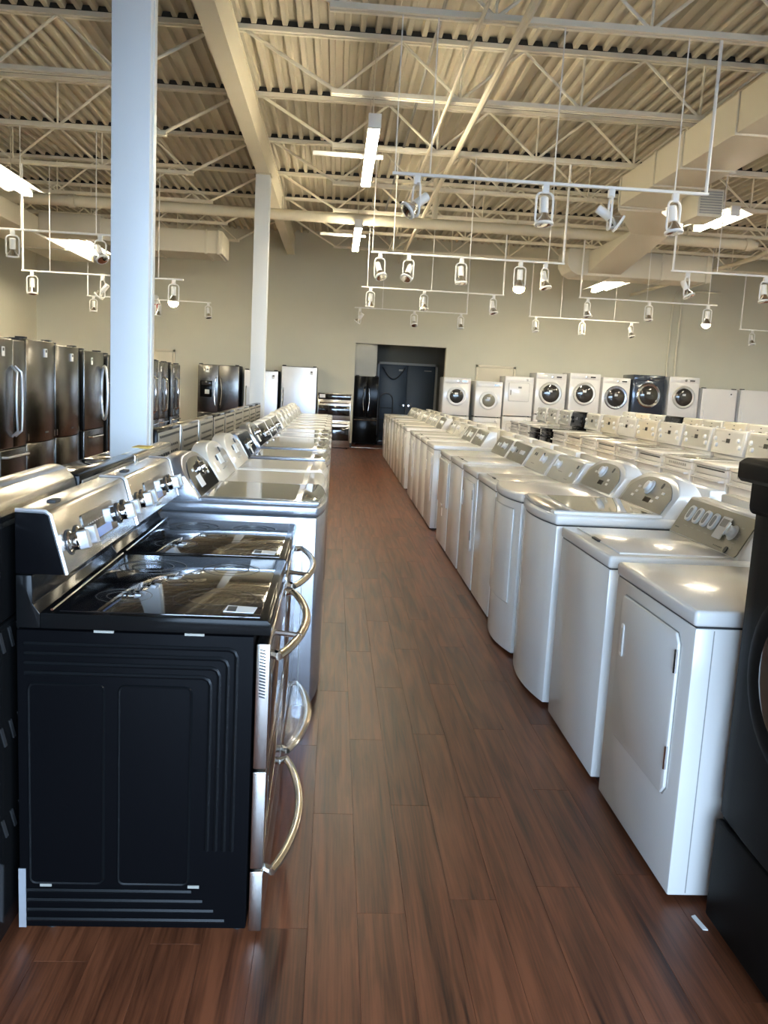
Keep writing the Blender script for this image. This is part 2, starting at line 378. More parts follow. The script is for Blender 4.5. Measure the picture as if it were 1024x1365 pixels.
seams = [(X0-0.018, X1+0.018, y-0.02, y+0.02, Z0-0.018, Z1+0.003) for y in (4.0, 6.6, 8.05, 9.3, 10.1, 11.3)]
d = duct_run('air_duct', 'large cream rectangular duct running along the right of the ceiling', [('trunk', (X0, X1, YF+0.05, 11.35, Z0, Z1))], seams)
MB().prism([(X0, 11.352), (X1, 11.352), (4.88, 12.4), (4.88, 12.9), (4.30, 12.9)], Z0-0.04, Z1-0.02, 'z').build('offset_bend', 'duct_paint', d, bevel=0.008)
MB().prism([(6.5, 3.60), (6.5, 4.04), (3.95, 4.04), (3.92, 3.98), (3.93, 3.78), (4.0, 3.66), (4.12, 3.60)], 15.0, 15.65, 'y').build('cross_branch', 'duct_paint', d, bevel=0.01)
for x in (4.7, 5.6, 6.4): B(x, x+0.04, 14.985, 15.67, 3.585, 4.055).build('seam_flange', 'duct_paint', d, bevel=0.003)
MB().prism([(12.902, 3.95), (12.902, 3.995), (14.998, 3.995), (14.998, 3.64)], 4.30, 4.88, 'x').build('drop', 'duct_paint', d, bevel=0.006)
rg = B(4.19, 4.50, 10.25, 10.75, 3.70, 4.02).build('outlet_box', 'duct_paint', d, bevel=0.01)
for k in range(9): B(4.215, 4.475, 10.238, 10.249, 3.735+k*0.03, 3.750+k*0.03).build('grille_slat', 'print_grey', rg, smooth=False)
d = duct_run('air_duct', 'cream rectangular duct above the refrigerators with a branch ending behind the columns',
             [('trunk', (-5.9, -5.05, YF+0.05, 18.3, 3.70, 4.0)), ('cross_branch', (-5.048, -4.03, 14.98, 15.6, 3.74, 4.08)), ('cross_branch', (-3.40, -2.05, 15.3, 16.2, 3.62, 4.0))],
             [(x, x+0.04, 15.285, 16.22, 3.605, 4.01) for x in (-3.2, -2.35, -2.14)] + [(-5.92, -5.03, y, y+0.04, 3.68, 4.01) for y in (6.0, 9.0, 12.0, 16.5)])
MB().prism([(-4.028, 14.98), (-4.028, 15.6), (-3.402, 16.2), (-3.402, 15.3)], 3.68, 4.04, 'z').build('transition', 'duct_paint', d, bevel=0.01)

# ================================================================== LIGHTING FIXTURES
def make_strip(wing, k=1.0):
    t = thing('fluorescent_fixture')
    L1, L2, L3, L4 = 1.22*k, 1.17*k, 1.2*k, 1.15*k
    B(-0.055, 0.055, -L1, L1, 0.03, 0.10).build('housing', 'white_metal', t, bevel=0.006)
    for s in (-1, 1):
        MB().cyl((s*0.035, -L2, 0.0), (s*0.035, L2, 0.0), 0.019, 8).build('tube', 'tube_glow', t)
        B(-0.06, 0.06, s*L3-0.025, s*L3+0.025, -0.022, 0.105).build('end_cap', 'white_metal', t, bevel=0.004)
        if wing: MB().prism([(s*0.06, 0.085), (s*0.06, 0.092), (s*0.26, 0.025), (s*0.26, 0.018)], -L4, L4, 'y').build('reflector_wing', 'white_metal', t)
        MB().cyl((0, s*0.55*k, 0.10), (0, s*0.55*k, 1.045), 0.006, 5).build('hanger', 'cream_steel', t)
    if not wing: B(-0.62, 0.16, 0.35, 0.39, 0.101, 0.145).build('mounting_channel', 'white_metal', t, bevel=0.004)
    return t
st0 = Kind(lambda: make_strip(False)); st1 = Kind(lambda: make_strip(True))
Zt = 3.90
st0.put((0.26, 9.53, Zt), 0, 'bare twin tube strip light above the aisle, in front of the sprinkler main', 'light fixture')
st0.put((0.25, 14.67, Zt), 0, 'bare twin tube strip light above the aisle, beyond the sprinkler main', 'light fixture')
st2 = Kind(lambda: make_strip(True, 0.5))
st2.put((5.22, 12.1, 4.02), 0, 'winged strip light shining beside the right hand duct', 'light fixture')
st3 = Kind(lambda: make_strip(True, 0.13))
st3.put((0.75, 21.55, 3.05), PI/2, 'short strip light added out of sight to brighten the storeroom behind the doorway', 'light fixture')  # strip hidden above the door header, added to lift the dark storeroom
st1.put((5.45, 17.25, 3.75), 0, 'winged strip light glowing above the front loading washers', 'light fixture')
st1.put((-4.45, 11.6, 3.92), 0, 'winged strip light glowing above the stainless refrigerators', 'light fixture')
st1.put((-4.76, 16.9, 3.78), 0, 'winged strip light close beside the left duct near the back wall', 'light fixture')
for x, y in ((5.15, 1.4), (5.15, 6.6), (9.7, 9.2), (9.7, 14.4)):  # unseen strips added for warm light on the right side
    st1.put((x, y, 3.95), 0, 'added unseen winged strip light in the outer bays away from the aisle', 'light fixture', 'added unseen strip lights in the outer bays')

def head(parent, x, tilt, spin, lit=False, bulb='reflector'):
    """track head: a rounded wire yoke holding a lamp holder with a cone reflector"""
    K_ = 1.22
    h = B(x-0.026, x+0.026, -0.02, 0.02, -0.065, 0.0).build('lamp_head', 'white_metal', parent, bevel=0.003)
    def rot(p):
        a = Vector(p); a.rotate(Matrix.Rotation(spin, 3, 'Z')); return (a.x+x, a.y, a.z)
    lo = [rot((p[0], 0, p[1])) for p in rrect(-0.074, 0.074, -0.31, -0.06, 0.045, 3)]
    MB().tube(lo, 0.0095, 6, close=True).build('yoke', 'white_metal', h)
    c = Vector((0, 0, -0.215)); ax = Vector((0, math.sin(tilt), -math.cos(tilt)))
    def Q(v): return Vector(rot(c + v))
    dirw = (Q(ax) - Q(Vector((0, 0, 0)))).normalized(); cw = Q(Vector((0, 0, 0)))
    MB().lathe([(p_*K_, q_*K_) for p_, q_ in [(0.026, -0.10), (0.03, -0.095), (0.03, 0.0), (0.026, 0.005)]], cw, dirw, 12).build('lamp_holder', 'white_metal', h)
    MB().lathe([(p_*K_, q_*K_) for p_, q_ in [(0.024, 0.0), (0.030, 0.02), (0.052, 0.055), (0.060, 0.075), (0.056, 0.078), (0.04, 0.05)]], cw, dirw, 16, cap=False).build('cone', 'reflector', h)
    MB().lathe([(p_*K_, q_*K_) for p_, q_ in [(0.054, 0.066), (0.063, 0.068), (0.063, 0.082), (0.054, 0.084)]], cw, dirw, 16).build('rim', 'white_metal', h)
    if lit: MB().lathe([(p_*K_, q_*K_) for p_, q_ in [(0.004, 0.142), (0.035, 0.132), (0.056, 0.11), (0.060, 0.09), (0.052, 0.083)]], cw, dirw, 14).build('glowing_bulb', 'bulb_glow', h)
    else: MB().lathe([(p_*K_, q_*K_) for p_, q_ in [(0.004, 0.094), (0.03, 0.092), (0.05, 0.086)]], cw, dirw, 14).build('bulb_face', 'reflector' if bulb else 'dark_glass', h)
def track(loc, L_, heads, label, wires=None, drop=None):
    t = thing('track_light', label, 'track light', loc)
    B(0, L_, -0.018, 0.018, 0.0, 0.022).build('track', 'white_metal', t, bevel=0.002)
    for wx in wires or (0.02, L_*0.5, L_-0.1):
        MB().cyl((wx, 0, 0.02), (wx, 0, 4.37-loc[2]), 0.006, 5).build('hanging_wire', 'white_metal', t)
    if drop is not None: MB().cyl((drop, 0, 0.0), (drop, 0, 4.37-loc[2]), 0.015, 8).build('feed_tube', 'white_metal', t)
    for hd in heads: head(t, *hd)
    return t
ZK = 3.15
track((0.38, 7.05, 3.18), 2.58, [(0.20, 0.9, 1.9), (1.24, -0.15, 0.2), (1.78, 1.0, -1.7), (2.31, -0.2, 0.5)], 'long white track light with four heads, the lowest over the aisle', (0.02, 0.3, 1.3, 2.3), 2.56)
track((0.37, 10.95, ZK), 2.46, [(0.12, 0.6, 3.6), (0.48, 0.6, 2.6), (1.15, -0.2, 0.3), (1.90, 0.0, 0.0, True), (2.22, -0.3, 0.7)], 'white track light over the aisle with five heads and one glowing bulb', (0.02, 0.28, 1.25, 2.25), 2.44)
track((0.37, 14.85, ZK), 2.46, [(0.16, 0.15, 0.3), (1.08, -0.25, 0.4), (2.28, -0.35, 0.6)], 'white track light over the aisle with three unlit heads', (0.1, 1.2), 2.44)
track((0.34, 18.75, 3.14), 2.46, [(0.12, 0.6, 1.2), (1.30, 0.5, 3.3), (2.32, -0.2, 0.4)], 'white track light nearest the back doorway', (0.6,), 2.44)
track((4.22, 10.95, ZK), 2.46, [(0.22, -0.5, 0.8), (1.25, -0.2, 0.3), (2.2, 0.3, 0.2)], 'white track light beside the right duct with a leaning head', (0.6, 1.9), 0.02)
track((4.14, 14.85, 3.19), 2.46, [(0.16, -0.25, 0.6), (1.25, -0.15, 0.2), (2.30, 0.1, 0.0, True)], 'white track light over the white ranges with one glowing bulb', (1.2, 2.3), 0.02)
track((4.15, 18.75, 3.165), 2.46, [(0.16, -0.3, 0.3), (1.2, -0.1, 0.2), (2.3, -0.4, 0.6)], 'white track light in front of the front loading washers', (0.7, 1.9), 0.02)
track((8.9, 18.75, ZK), 2.46, [(0.3, -0.3, 0.3), (1.4, -0.1, 0.2)], 'white track light over the white freezers', (1.2,), 0.02)
track((7.3, 12.9, ZK), 2.3, [(0.4, -0.3, 0.3), (1.5, -0.1, 0.2)], 'white track light right of the sprinkler main end', (1.2,), 0.02)
track((-4.2, 10.95, 3.15), 1.75, [(0.2, 0.2, 0.3), (1.25, -0.7, 0.7)], 'white track light with two heads over the curved refrigerators', (0.3, 1.2), None)
track((-4.59, 12.9, 2.88), 2.31, [(0.15, -0.1, 0.3), (1.15, 0.7, 1.4), (2.17, 0.0, 0.0, True)], 'white track light below the left duct with one glowing bulb', (0.4, 1.95), 0.02)
track((-5.33, 18.75, 3.06), 2.60, [(0.14, -0.1, 0.2), (1.5, 0.3, 1.0), (2.55, -0.3, 0.6)], 'white track light near the exit sign', (0.9,), 0.02)

# ================================================================== APPLIANCES
# local frame: front faces -Y at y=0, back at y=depth, x from -w/2 to w/2
def feet(t, w, d, h=0.02):
    for sx in (-1, 1):
        for y in (0.07, d-0.07):
            MB().cyl((sx*(w/2-0.06), y, 0), (sx*(w/2-0.06), y, h+0.002), 0.018, 8).build('foot', 'black_matte', t)
def slant_console(t, w, y0, y1, z0, h, face, body, knobs, cap=0.0):
    """wedge console: leaning face towards the front"""
    yt = y0+0.095
    sh = MB().prism([(y0, z0), (yt, z0+h), (y1, z0+h), (y1, z0)], -w/2+0.004, w/2-0.004, 'x').build('console', body, t, bevel=0.010)
    nrm = Vector((0, -h, yt-y0)).normalized(); upv = Vector((0, yt-y0, h)).normalized()
    def P(u, v, e): return Vector((u, y0, z0)) + upv*v + nrm*e
    def plate(u0, u1, v0, v1, e, r, name, m, par, e0=-0.002):
        pts = rrect(u0, u1, v0, v1, r, 3); k = len(pts)
        mb = MB().add([P(a, b, e0) for a, b in pts] + [P(a, b, e) for a, b in pts], [(i, (i+1) % k, k+(i+1) % k, k+i) for i in range(k)] + [tuple(range(k-1, -1, -1)), tuple(range(k, 2*k))])
        return mb.build(name, m, par)
    sl = (h*h+(yt-y0)**2)**0.5
    pa = plate(-w/2+0.022, w/2-0.022, 0.012, sl-0.012, 0.004, 0.012, 'control_panel', face, sh)
    for kd in knobs:
        kind, u, v = kd[0], kd[1]*w, kd[2]*sl
        if kind == 'knob':
            MB().lathe([(0.034, 0.004), (0.034, 0.008), (0.026, 0.012), (0.022, 0.034), (0.012, 0.036)], P(u, v, 0), nrm, 16).build('knob', 'white_plastic', sh)
            plate(u-0.006, u+0.006, v-0.03, v+0.03, 0.042, 0.004, 'knob_grip', 'white_plastic', sh, 0.034)
        elif kind == 'cknob':
            MB().lathe([(0.036, 0.004), (0.036, 0.010), (0.028, 0.014), (0.025, 0.032), (0.01, 0.034)], P(u, v, 0), nrm, 16).build('knob', 'chrome', sh)
        elif kind == 'oval':
            plate(u-0.024, u+0.024, v-0.038, v+0.038, 0.016, 0.022, 'button_bezel', 'white_plastic', sh)
            plate(u-0.013, u+0.013, v-0.026, v+0.026, 0.0175, 0.012, 'button', 'print_grey', sh, 0.012)
        elif kind == 'sq': plate(u-0.009, u+0.009, v-0.013, v+0.013, 0.008, 0.003, 'button', 'print_dark', sh)
        elif kind == 'wsq': plate(u-0.014, u+0.014, v-0.018, v+0.018, 0.012, 0.005, 'button', 'white_plastic', sh)
        elif kind == 'dot': plate(u-0.012, u+0.012, v-0.014, v+0.014, 0.008, 0.011, 'button', 'print_dark', sh)
        elif kind == 'card':
            cdp = plate(u-0.045, u+0.035, v-0.055, v+0.045, 0.013, 0.004, 'price_card', 'paper', sh, 0.012)
            plate(u-0.035, u+0.022, v+0.0, v+0.035, 0.0136, 0.002, 'card_print', 'print_grey', cdp, 0.0125)
        elif kind == 'disp': plate(u-0.045, u+0.045, v-0.018, v+0.018, 0.007, 0.004, 'display', 'dark_glass', sh)
        elif kind == 'print': plate(u-kd[3], u+kd[3], v-0.0025, v+0.0025, 0.0046, 0.001, 'printed_mark', kd[4] if len(kd) > 4 else 'print_grey', sh, 0.003)
    return sh
def round_console(t, w, y0, y1, z0, h, face, body, knobs, knobmat='white_plastic', flush=False):
    """high-efficiency style console: an arched hood with a leaning panel set in it"""
    yt = y0+0.12
    nrm = Vector((0, -h, yt-y0)).normalized(); upv = Vector((0, yt-y0, h)).normalized(); sl = (h*h+(yt-y0)**2)**0.5
    n_ = 14; out = []
    for i in range(n_+1):
        u = -1+2*i/n_; out.append((u*(w/2-0.006), sl*(0.62+0.38*(1-abs(u)**3.2))))
    front = [Vector((u, y0, z0))+upv*v for u, v in out]; base0 = [Vector((-w/2+0.006, y0, z0)), Vector((w/2-0.006, y0, z0))]
    fpts = [base0[0]] + front + [base0[1]]
    bpts = [Vector((p.x, y1, p.z)) for p in fpts]; k = len(fpts)
    sh = MB().add(fpts+bpts, [(i, (i+1) % k, k+(i+1) % k, k+i) for i in range(k)] + [tuple(range(k-1, -1, -1)), tuple(range(k, 2*k))]).build('console', body, t, bevel=0.008)
    def P(u, v, e): return Vector((u, y0, z0)) + upv*v + nrm*e
    ins = [(-w/2+0.055, 0.016)] + [(u*0.86, v-0.028) for u, v in out] + [(w/2-0.055, 0.016)]
    k = len(ins)
    if not flush:
        MB().add([P(a, b, -0.002) for a, b in ins]+[P(a, b, 0.005) for a, b in ins], [(i, (i+1) % k, k+(i+1) % k, k+i) for i in range(k)]+[tuple(range(k-1, -1, -1)), tuple(range(k, 2*k))]).build('control_panel', face, sh)
    def pl_(u0, u1, v0, v1, e0, e, r, nm, m):
        pts = rrect(u0, u1, v0, v1, r, 3); q = len(pts)
        return MB().add([P(a, b, e0) for a, b in pts]+[P(a, b, e) for a, b in pts], [(i, (i+1) % q, q+(i+1) % q, q+i) for i in range(q)]+[tuple(range(q-1, -1, -1)), tuple(range(q, 2*q))]).build(nm, m, sh)
    for kd in knobs:
        u, v = kd[1]*w, kd[2]*sl
        if kd[0] == 'knob': MB().lathe([(0.040, 0.005), (0.040, 0.012), (0.030, 0.016), (0.026, 0.032), (0.014, 0.034)], P(u, v, 0), nrm, 18).build('knob', knobmat, sh)
        elif kd[0] == 'sq': pl_(u-0.016, u+0.016, v-0.007, v+0.007, 0.004, 0.0075, 0.003, 'button', 'white_plastic')
        elif kd[0] == 'disp': pl_(u-0.04, u+0.04, v-0.014, v+0.014, 0.004, 0.0065, 0.003, 'display', 'dark_glass')
        elif kd[0] == 'dark': pl_(u-0.012, u+0.012, v-0.016, v+0.016, 0.0, 0.0065, 0.01, 'badge', 'print_dark')
        elif kd[0] == 'card': pl_(u-0.06, u+0.06, v-0.03, v+0.03, 0.0, 0.0065, 0.003, 'price_card', 'paper')
        elif kd[0] == 'print': pl_(u-kd[3], u+kd[3], v-0.0025, v+0.0025, 0.0, 0.0056, 0.001, 'printed_mark', 'print_grey')
    return sh
def toploader(w=0.69, d=0.66, h=0.92, front='washer', lid='flat', cons='slant', face='grey_panel', body='enamel', knobs=(), bulge=0.0, ch=0.17, knobmat='white_plastic', win='lid_glass', lip='platinum'):
    t = thing('washing_machine' if front == 'washer' else 'clothes_dryer')
    feet(t, w, d); zt = h-0.05
    if bulge:
        n_ = 10; f = [(-w/2+w*i/n_, -bulge*(1-((2*i/n_-1)**2))) for i in range(n_+1)]
        out = f + [(w/2, d), (-w/2, d)]
        MB().prism(out, 0.02, zt-0.004, 'z').build('body', body, t, bevel=0.006)
        MB().prism([(a*1.004, (b-0.006 if b < 0.3 else b)) for a, b in out], zt, h, 'z').build('top_panel', body, t, bevel=0.014, seg=3)
        MB().prism([(a*0.99, b+0.004 if b < 0.3 else b-0.01) for a, b in out], zt-0.005, zt+0.001, 'z').build('seam', 'gasket', t)
    else:
        B(-w/2, w/2, 0, d, 0.02, zt-0.004).build('body', body, t, bevel=0.006)
        B(-w/2-0.002, w/2+0.002, -0.006, d, zt, h).build('top_panel', body, t, bevel=0.012, seg=3)
        B(-w/2+0.004, w/2-0.004, 0.004, d-0.004, zt-0.005, zt+0.001).build('seam', 'gasket', t, smooth=False)
    B(-w/2+0.03, w/2-0.03, 0.035, d-0.03, 0.004, 0.0215).build('toe_kick', 'black_matte', t, smooth=False)
    for s in (-1, 1): B(s*(w/2+0.0006)-0.0006, s*(w/2+0.0006)+0.0006, 0.055, 0.058, 0.03, zt-0.01).build('side_seam', 'print_grey', t, smooth=False)
    if lid == 'flat':
        ld = B(-w/2+0.05, w/2-0.05, 0.05, d-0.165, h-0.002, h+0.007).build('lid', body, t, bevel=0.004)
        MB().prism(rrect(-0.05, 0.05, 0.043, 0.058, 0.007, 2), h-0.0005, h+0.0075, 'z').build('finger_notch', 'gasket', ld)
    elif lid == 'glass':
        rim = MB()
        y1 = d-0.17
        ld = B(-w/2+0.02, w/2-0.02, -bulge*0.55+0.012, y1, h-0.002, h+0.016).build('lid', body, t, bevel=0.008)
        MB().prism(rrect(-w/2+0.055, w/2-0.055, 0.10, y1-0.025, 0.03, 3), h+0.012, h+0.0175, 'z').build('window', win, ld)
        n_ = 10; f = [(-w/2+0.03+(w-0.06)*i/n_, -bulge*0.75*(1-((2*i/n_-1)**2))-0.002) for i in range(n_+1)]
        MB().prism(f + [(w/2-0.03, 0.075), (-w/2+0.03, 0.075)], h-0.012, h+0.022, 'z').build('lid_handle', lip, ld, bevel=0.010)
    if front == 'dryer':
        fb = -0.0; z0, z1 = 0.30, zt-0.05
        pts = [(-0.245, z0+0.04), (-0.205, z0), (0.235, z0-0.0), (0.26, z0+0.03), (0.26, z1-0.03), (0.235, z1), (-0.235, z1), (-0.26, z1-0.03), (-0.26, z0+0.10)]
        if bulge:
            n_ = 8; dr = MB()
            for i in range(n_):
                pass
            xs = [-0.27+0.54*i/n_ for i in range(n_+1)]
            yy = [-bulge*(1-(2*x/w)**2)-0.008 for x in xs]
            f = list(zip(xs, yy)) + [(0.27, 0.02), (-0.27, 0.02)]
            g_ = list(zip(xs, [v+0.0055 for v in yy])) + [(0.272, 0.02), (-0.272, 0.02)]
            dr_o = MB().prism(f, z0, z1, 'z').build('door', body, t, bevel=0.006)
            MB().prism(g_, z0-0.004, z1+0.004, 'z').build('door_gap', 'print_grey', t)
        else:
            dr_o = MB().prism(pts, -0.012, 0.002, 'y').build('door', body, t, bevel=0.006)
            big = [(a*1.012, (b-0.56)*1.012+0.56) for a, b in pts]
            MB().prism(big, -0.0022, 0.002, 'y').build('door_gap', 'print_grey', t)
            MB().prism(rrect(-0.225, -0.195, z0+0.30, z0+0.42, 0.008, 2), -0.0145, -0.010, 'y').build('handle_recess', 'white_plastic', dr_o, bevel=0.002)
            MB().prism(rrect(-0.218, -0.202, z0+0.315, z0+0.405, 0.006, 2), -0.0152, -0.012, 'y').build('handle_slot', 'silver_panel', dr_o)
            for zz in (z0+0.09, z1-0.12): MB().cyl((0.258, -0.012, zz), (0.258, -0.012, zz+0.075), 0.006, 6).build('hinge', 'chrome', dr_o)
    elif front == 'hamper':
        z0, z1 = 0.42, zt-0.03
        dr_o = MB().prism(rrect(-w/2+0.02, w/2-0.02, z0, z1, 0.01, 2), -0.014, 0.002, 'y').build('door', body, t, bevel=0.005)
        B(-w/2+0.014, w/2-0.014, -0.003, 0.002, z0-0.006, z1+0.006).build('door_gap', 'print_grey', t, smooth=False)
        MB().prism(rrect(-0.05, 0.05, z0-0.012, z0+0.005, 0.006, 2), -0.02, 0.0, 'y').build('pull', body, dr_o, bevel=0.002)
        MB().prism(rrect(-0.045, 0.015, 0.30, 0.38, 0.004, 2), -0.0015, 0.001, 'y').build('care_card', 'paper', t)
    cz = h-0.004
    if cons == 'slant': slant_console(t, w, d-0.165, d+0.01, cz, ch, face, body, knobs)
    elif cons == 'round': round_console(t, w, d-0.18, d+0.01, cz, ch+0.02, face, body, knobs, knobmat)
    elif cons == 'arch': round_console(t, w, d-0.18, d+0.01, cz, ch+0.03, face, body, knobs, knobmat, True)
    return t
PR = [('print', -0.30+0.1*i, 0.78, 0.014) for i in range(4)] + [('print', -0.30+0.1*i, 0.30, 0.018) for i in range(4)] + [('print', 0.36, 0.2+0.12*i, 0.012) for i in range(5)] + [('print', -0.40, 0.20, 0.02, 'print_dark')]
K = {}
K['dryer_a'] = Kind(lambda: toploader(front='dryer', lid='none', knobs=[('knob', 0.3, 0.5), ('wsq', -0.3, 0.5), ('wsq', -0.15, 0.5)]))
K['wash_oval'] = Kind(lambda: toploader(lid='flat', knobs=[('oval', -0.32+0.115*i, 0.60) for i in range(4)] + [('knob', 0.29, 0.52), ('card', 0.17, 0.56), ('dot', 0.33, 0.14)] + PR + [('print', 0.17+0.02*i, 0.14, 0.003, 'print_dark') for i in range(6)]))
K['wash_he'] = Kind(lambda: toploader(d=0.69, h=0.955, lid='glass', cons='round', bulge=0.045, knobs=[('knob', -0.03, 0.60), ('sq', -0.22, 0.55), ('sq', -0.22, 0.42), ('sq', 0.20, 0.42), ('sq', 0.25, 0.55), ('sq', 0.15, 0.3), ('dark', 0.16, 0.72), ('print', 0.24, 0.70, 0.04), ('sq', -0.25, 0.3), ('print', -0.05, 0.25, 0.07), ('disp', 0.05, 0.30)]))
K['dry_he'] = Kind(lambda: toploader(d=0.69, h=0.955, front='dryer', lid='none', cons='round', bulge=0.055, knobs=[('knob', -0.04, 0.60), ('sq', -0.22, 0.55), ('sq', 0.20, 0.42), ('sq', 0.22, 0.3), ('dark', 0.16, 0.72), ('print', 0.24, 0.70, 0.04), ('disp', 0.05, 0.30)]))
K['wash_sil'] = Kind(lambda: toploader(lid='flat', face='silver_panel', knobs=[('knob', -0.24, 0.62), ('print', -0.1, 0.4, 0.05), ('wsq', 0.28, 0.42), ('sq', 0.36, 0.75), ('print', 0.2, 0.2, 0.04)]))
K['dry_sil'] = Kind(lambda: toploader(front='dryer', lid='none', face='silver_panel', knobs=[('sq', -0.30, 0.72), ('sq', -0.23, 0.72), ('knob', 0.22, 0.60), ('dot', 0.06, 0.80), ('print', -0.2, 0.3, 0.05)]))
K['wash_grey'] = Kind(lambda: toploader(lid='flat', knobs=[('knob', -0.28, 0.55), ('sq', -0.12, 0.55), ('wsq', 0.12, 0.55), ('wsq', 0.2, 0.55), ('wsq', 0.28, 0.55), ('print', 0.0, 0.25, 0.06)]))
K['dry_grey'] = Kind(lambda: toploader(front='dryer', lid='none', knobs=[('wsq', -0.3, 0.6), ('wsq', -0.2, 0.6), ('wsq', -0.1, 0.6), ('knob', 0.25, 0.55), ('sq', 0.08, 0.55), ('print', -0.1, 0.25, 0.06)]))
K['ham_grey'] = Kind(lambda: toploader(front='hamper', lid='none', knobs=[('knob', 0.26, 0.55), ('wsq', -0.25, 0.55), ('wsq', -0.12, 0.55)]))
K['wash_card'] = Kind(lambda: toploader(lid='flat', knobs=[('card', 0.05, 0.55), ('wsq', -0.25, 0.55), ('wsq', -0.3, 0.4), ('knob', 0.28, 0.5)]))
K['wash_cream'] = Kind(lambda: toploader(lid='flat', face='enamel', body='enamel_warm', knobs=[('knob', 0.25, 0.55), ('knob', -0.25, 0.55), ('sq', -0.05, 0.5)]))
K['dry_cream'] = Kind(lambda: toploader(front='dryer', lid='none', face='enamel', body='enamel_warm', knobs=[('knob', 0.2, 0.55), ('sq', -0.2, 0.5), ('sq', -0.1, 0.5)]))
RW = -PI/2      # faces the aisle from the right (-X)
XF = 1.08
row = [('dryer_a', 2.34, 'white clothes dryer with a square hinged door, beside the black washer', 'dryer'),
       ('wash_oval', 3.13, 'white washer with four oval buttons and a price card on its grey console', 'washer'),
       ('wash_he', 3.93, 'white glass-lid washer with an arched grey console and white knob', 'washer'),
       ('dry_he', 4.70, 'white curved-front dryer with an arched grey console, beside the glass-lid washer', 'dryer'),
       ('wash_sil', 5.47, 'white washer with a pale silver console and one knob, next to the curved-front dryer', 'washer'),
       ('dry_sil', 6.21, 'white dryer with a pale silver console and two dark squares', 'dryer'),
       ('wash_grey', 6.97, 'white washer with a grey console, next to the dryer with two dark squares', 'washer'),
       ('ham_grey', 7.72, 'white hamper-door dryer with grey console and small card on its front', 'dryer'),
       ('dry_grey', 9.00, 'white grey-console dryer after the first gap in the aisle row', 'dryer'),
       ('wash_card', 9.74, 'white washer with a white card stuck on its grey console', 'washer'),
       ('wash_sil', 10.48, 'white silver-console washer behind the washer with a card on its console', 'washer'),
       ('dry_sil', 11.22, 'white silver-console dryer before the second gap in the aisle row', 'dryer'),
       ('dry_grey', 12.48, 'white grey-console dryer after the second gap in the aisle row', 'dryer')]
far = ['wash_cream', 'dry_cream', 'wash_cream', 'wash_sil', 'dry_cream', 'wash_cream', 'dry_sil']
for i, k in enumerate(far):
    row.append((k, 13.22+0.745*i, '%s %s, %s one past the second-gap dryer in the aisle row' % ('cream' if 'cream' in k else 'white', 'washer' if 'wash' in k else 'dryer', ORD[i]), 'washer' if 'wash' in k else 'dryer'))
for k, y, lb, ct in row:
    K[k].put((XF + (0.0 if 'he' not in k else 0.0), y+0.345, 0), RW, lb, ct, 'laundry machines right of the aisle')
# back-to-back row behind it (faces +X)
for i in range(18):
    k = ['dry_cream', 'wash_cream', 'dry_grey', 'wash_grey'][(i*7) % 4]; y = 3.30+0.80*i
    K[k].put((2.56, y+0.345, 0), PI/2, '%s %s backing onto the aisle row, %s of that row from the black washer' % ('cream' if 'cream' in k else 'white', 'washer' if 'wash' in k else 'dryer', ORD[i]), 'washer' if 'wash' in k else 'dryer', 'laundry machines backing onto the aisle row')

# ------------------------------------------------------------------ left aisle row
LX = -0.06
K['plat_he'] = Kind(lambda: toploader(w=0.70, d=0.70, h=0.965, lid='glass', cons='round', body='platinum', face='dark_glass', lip='lid_glass', bulge=0.04, knobmat='chrome', knobs=[('knob', 0.08, 0.58), ('card', -0.15, 0.35), ('sq', 0.25, 0.55), ('sq', 0.25, 0.42), ('sq', -0.22, 0.62), ('dark', 0.2, 0.75)]))
K['arch_white'] = Kind(lambda: toploader(w=0.70, d=0.70, h=0.945, lid='glass', cons='arch', body='enamel_warm', win='enamel_warm', lip='enamel_warm', bulge=0.03, ch=0.18, knobs=[('card', 0.0, 0.55), ('dark', -0.16, 0.6), ('dark', 0.16, 0.75), ('print', 0.0, 0.3, 0.08), ('print', 0.2, 0.4, 0.03)]))
K['steel_he'] = Kind(lambda: toploader(w=0.70, d=0.70, h=0.955, lid='glass', cons='slant', body='platinum', face='dark_glass', lip='lid_glass', bulge=0.04, knobs=[('cknob', 0.05, 0.5), ('wsq', -0.2, 0.4), ('card', -0.1, 0.3)]))
K['white_blk'] = Kind(lambda: toploader(w=0.70, d=0.70, h=0.95, lid='glass', cons='slant', body='enamel', face='dark_glass', lip='lid_glass', bulge=0.04, knobs=[('cknob', 0.05, 0.45), ('wsq', -0.2, 0.4), ('wsq', 0.24, 0.35)]))
K['white_cab'] = Kind(lambda: toploader(w=0.70, d=0.70, h=0.95, lid='flat', cons='round', body='enamel', face='silver_panel', bulge=0.03, knobs=[('knob', 0.05, 0.5), ('dark', -0.2, 0.5), ('dark', 0.2, 0.4), ('sq', -0.1, 0.3)]))
lrow = [('plat_he', 3.80, 'bluish platinum glass-lid washer standing right beyond the two ranges'),
        ('arch_white', 4.57, 'cream washer with a tall arched console, touching the platinum washer'),
        ('arch_white', 5.33, 'cream arched-console washer, the one farther from the two ranges'),
        ('steel_he', 6.12, 'steel washer with a dark slanted console, next to the cream arched-console washers'),
        ('plat_he', 6.90, 'platinum glass-lid washer between the steel washer and white washers'),
        ('white_blk', 7.70, 'white glass-lid washer with black console, beside the farther platinum washer'),
        ('white_blk', 8.50, 'white glass-lid washer with black console, second of three alike'),
        ('white_blk', 9.30, 'white glass-lid washer with black console, third and farthest of three alike')]
for i in range(7): lrow.append(('white_cab', 10.10+0.76*i, 'white washer with silver arched console, %s past the black-console washers' % ORD[i]))
for k, y, lb in lrow: K[k].put((LX, y+0.35, 0), PI/2, lb, 'washer', 'washers left of the aisle')

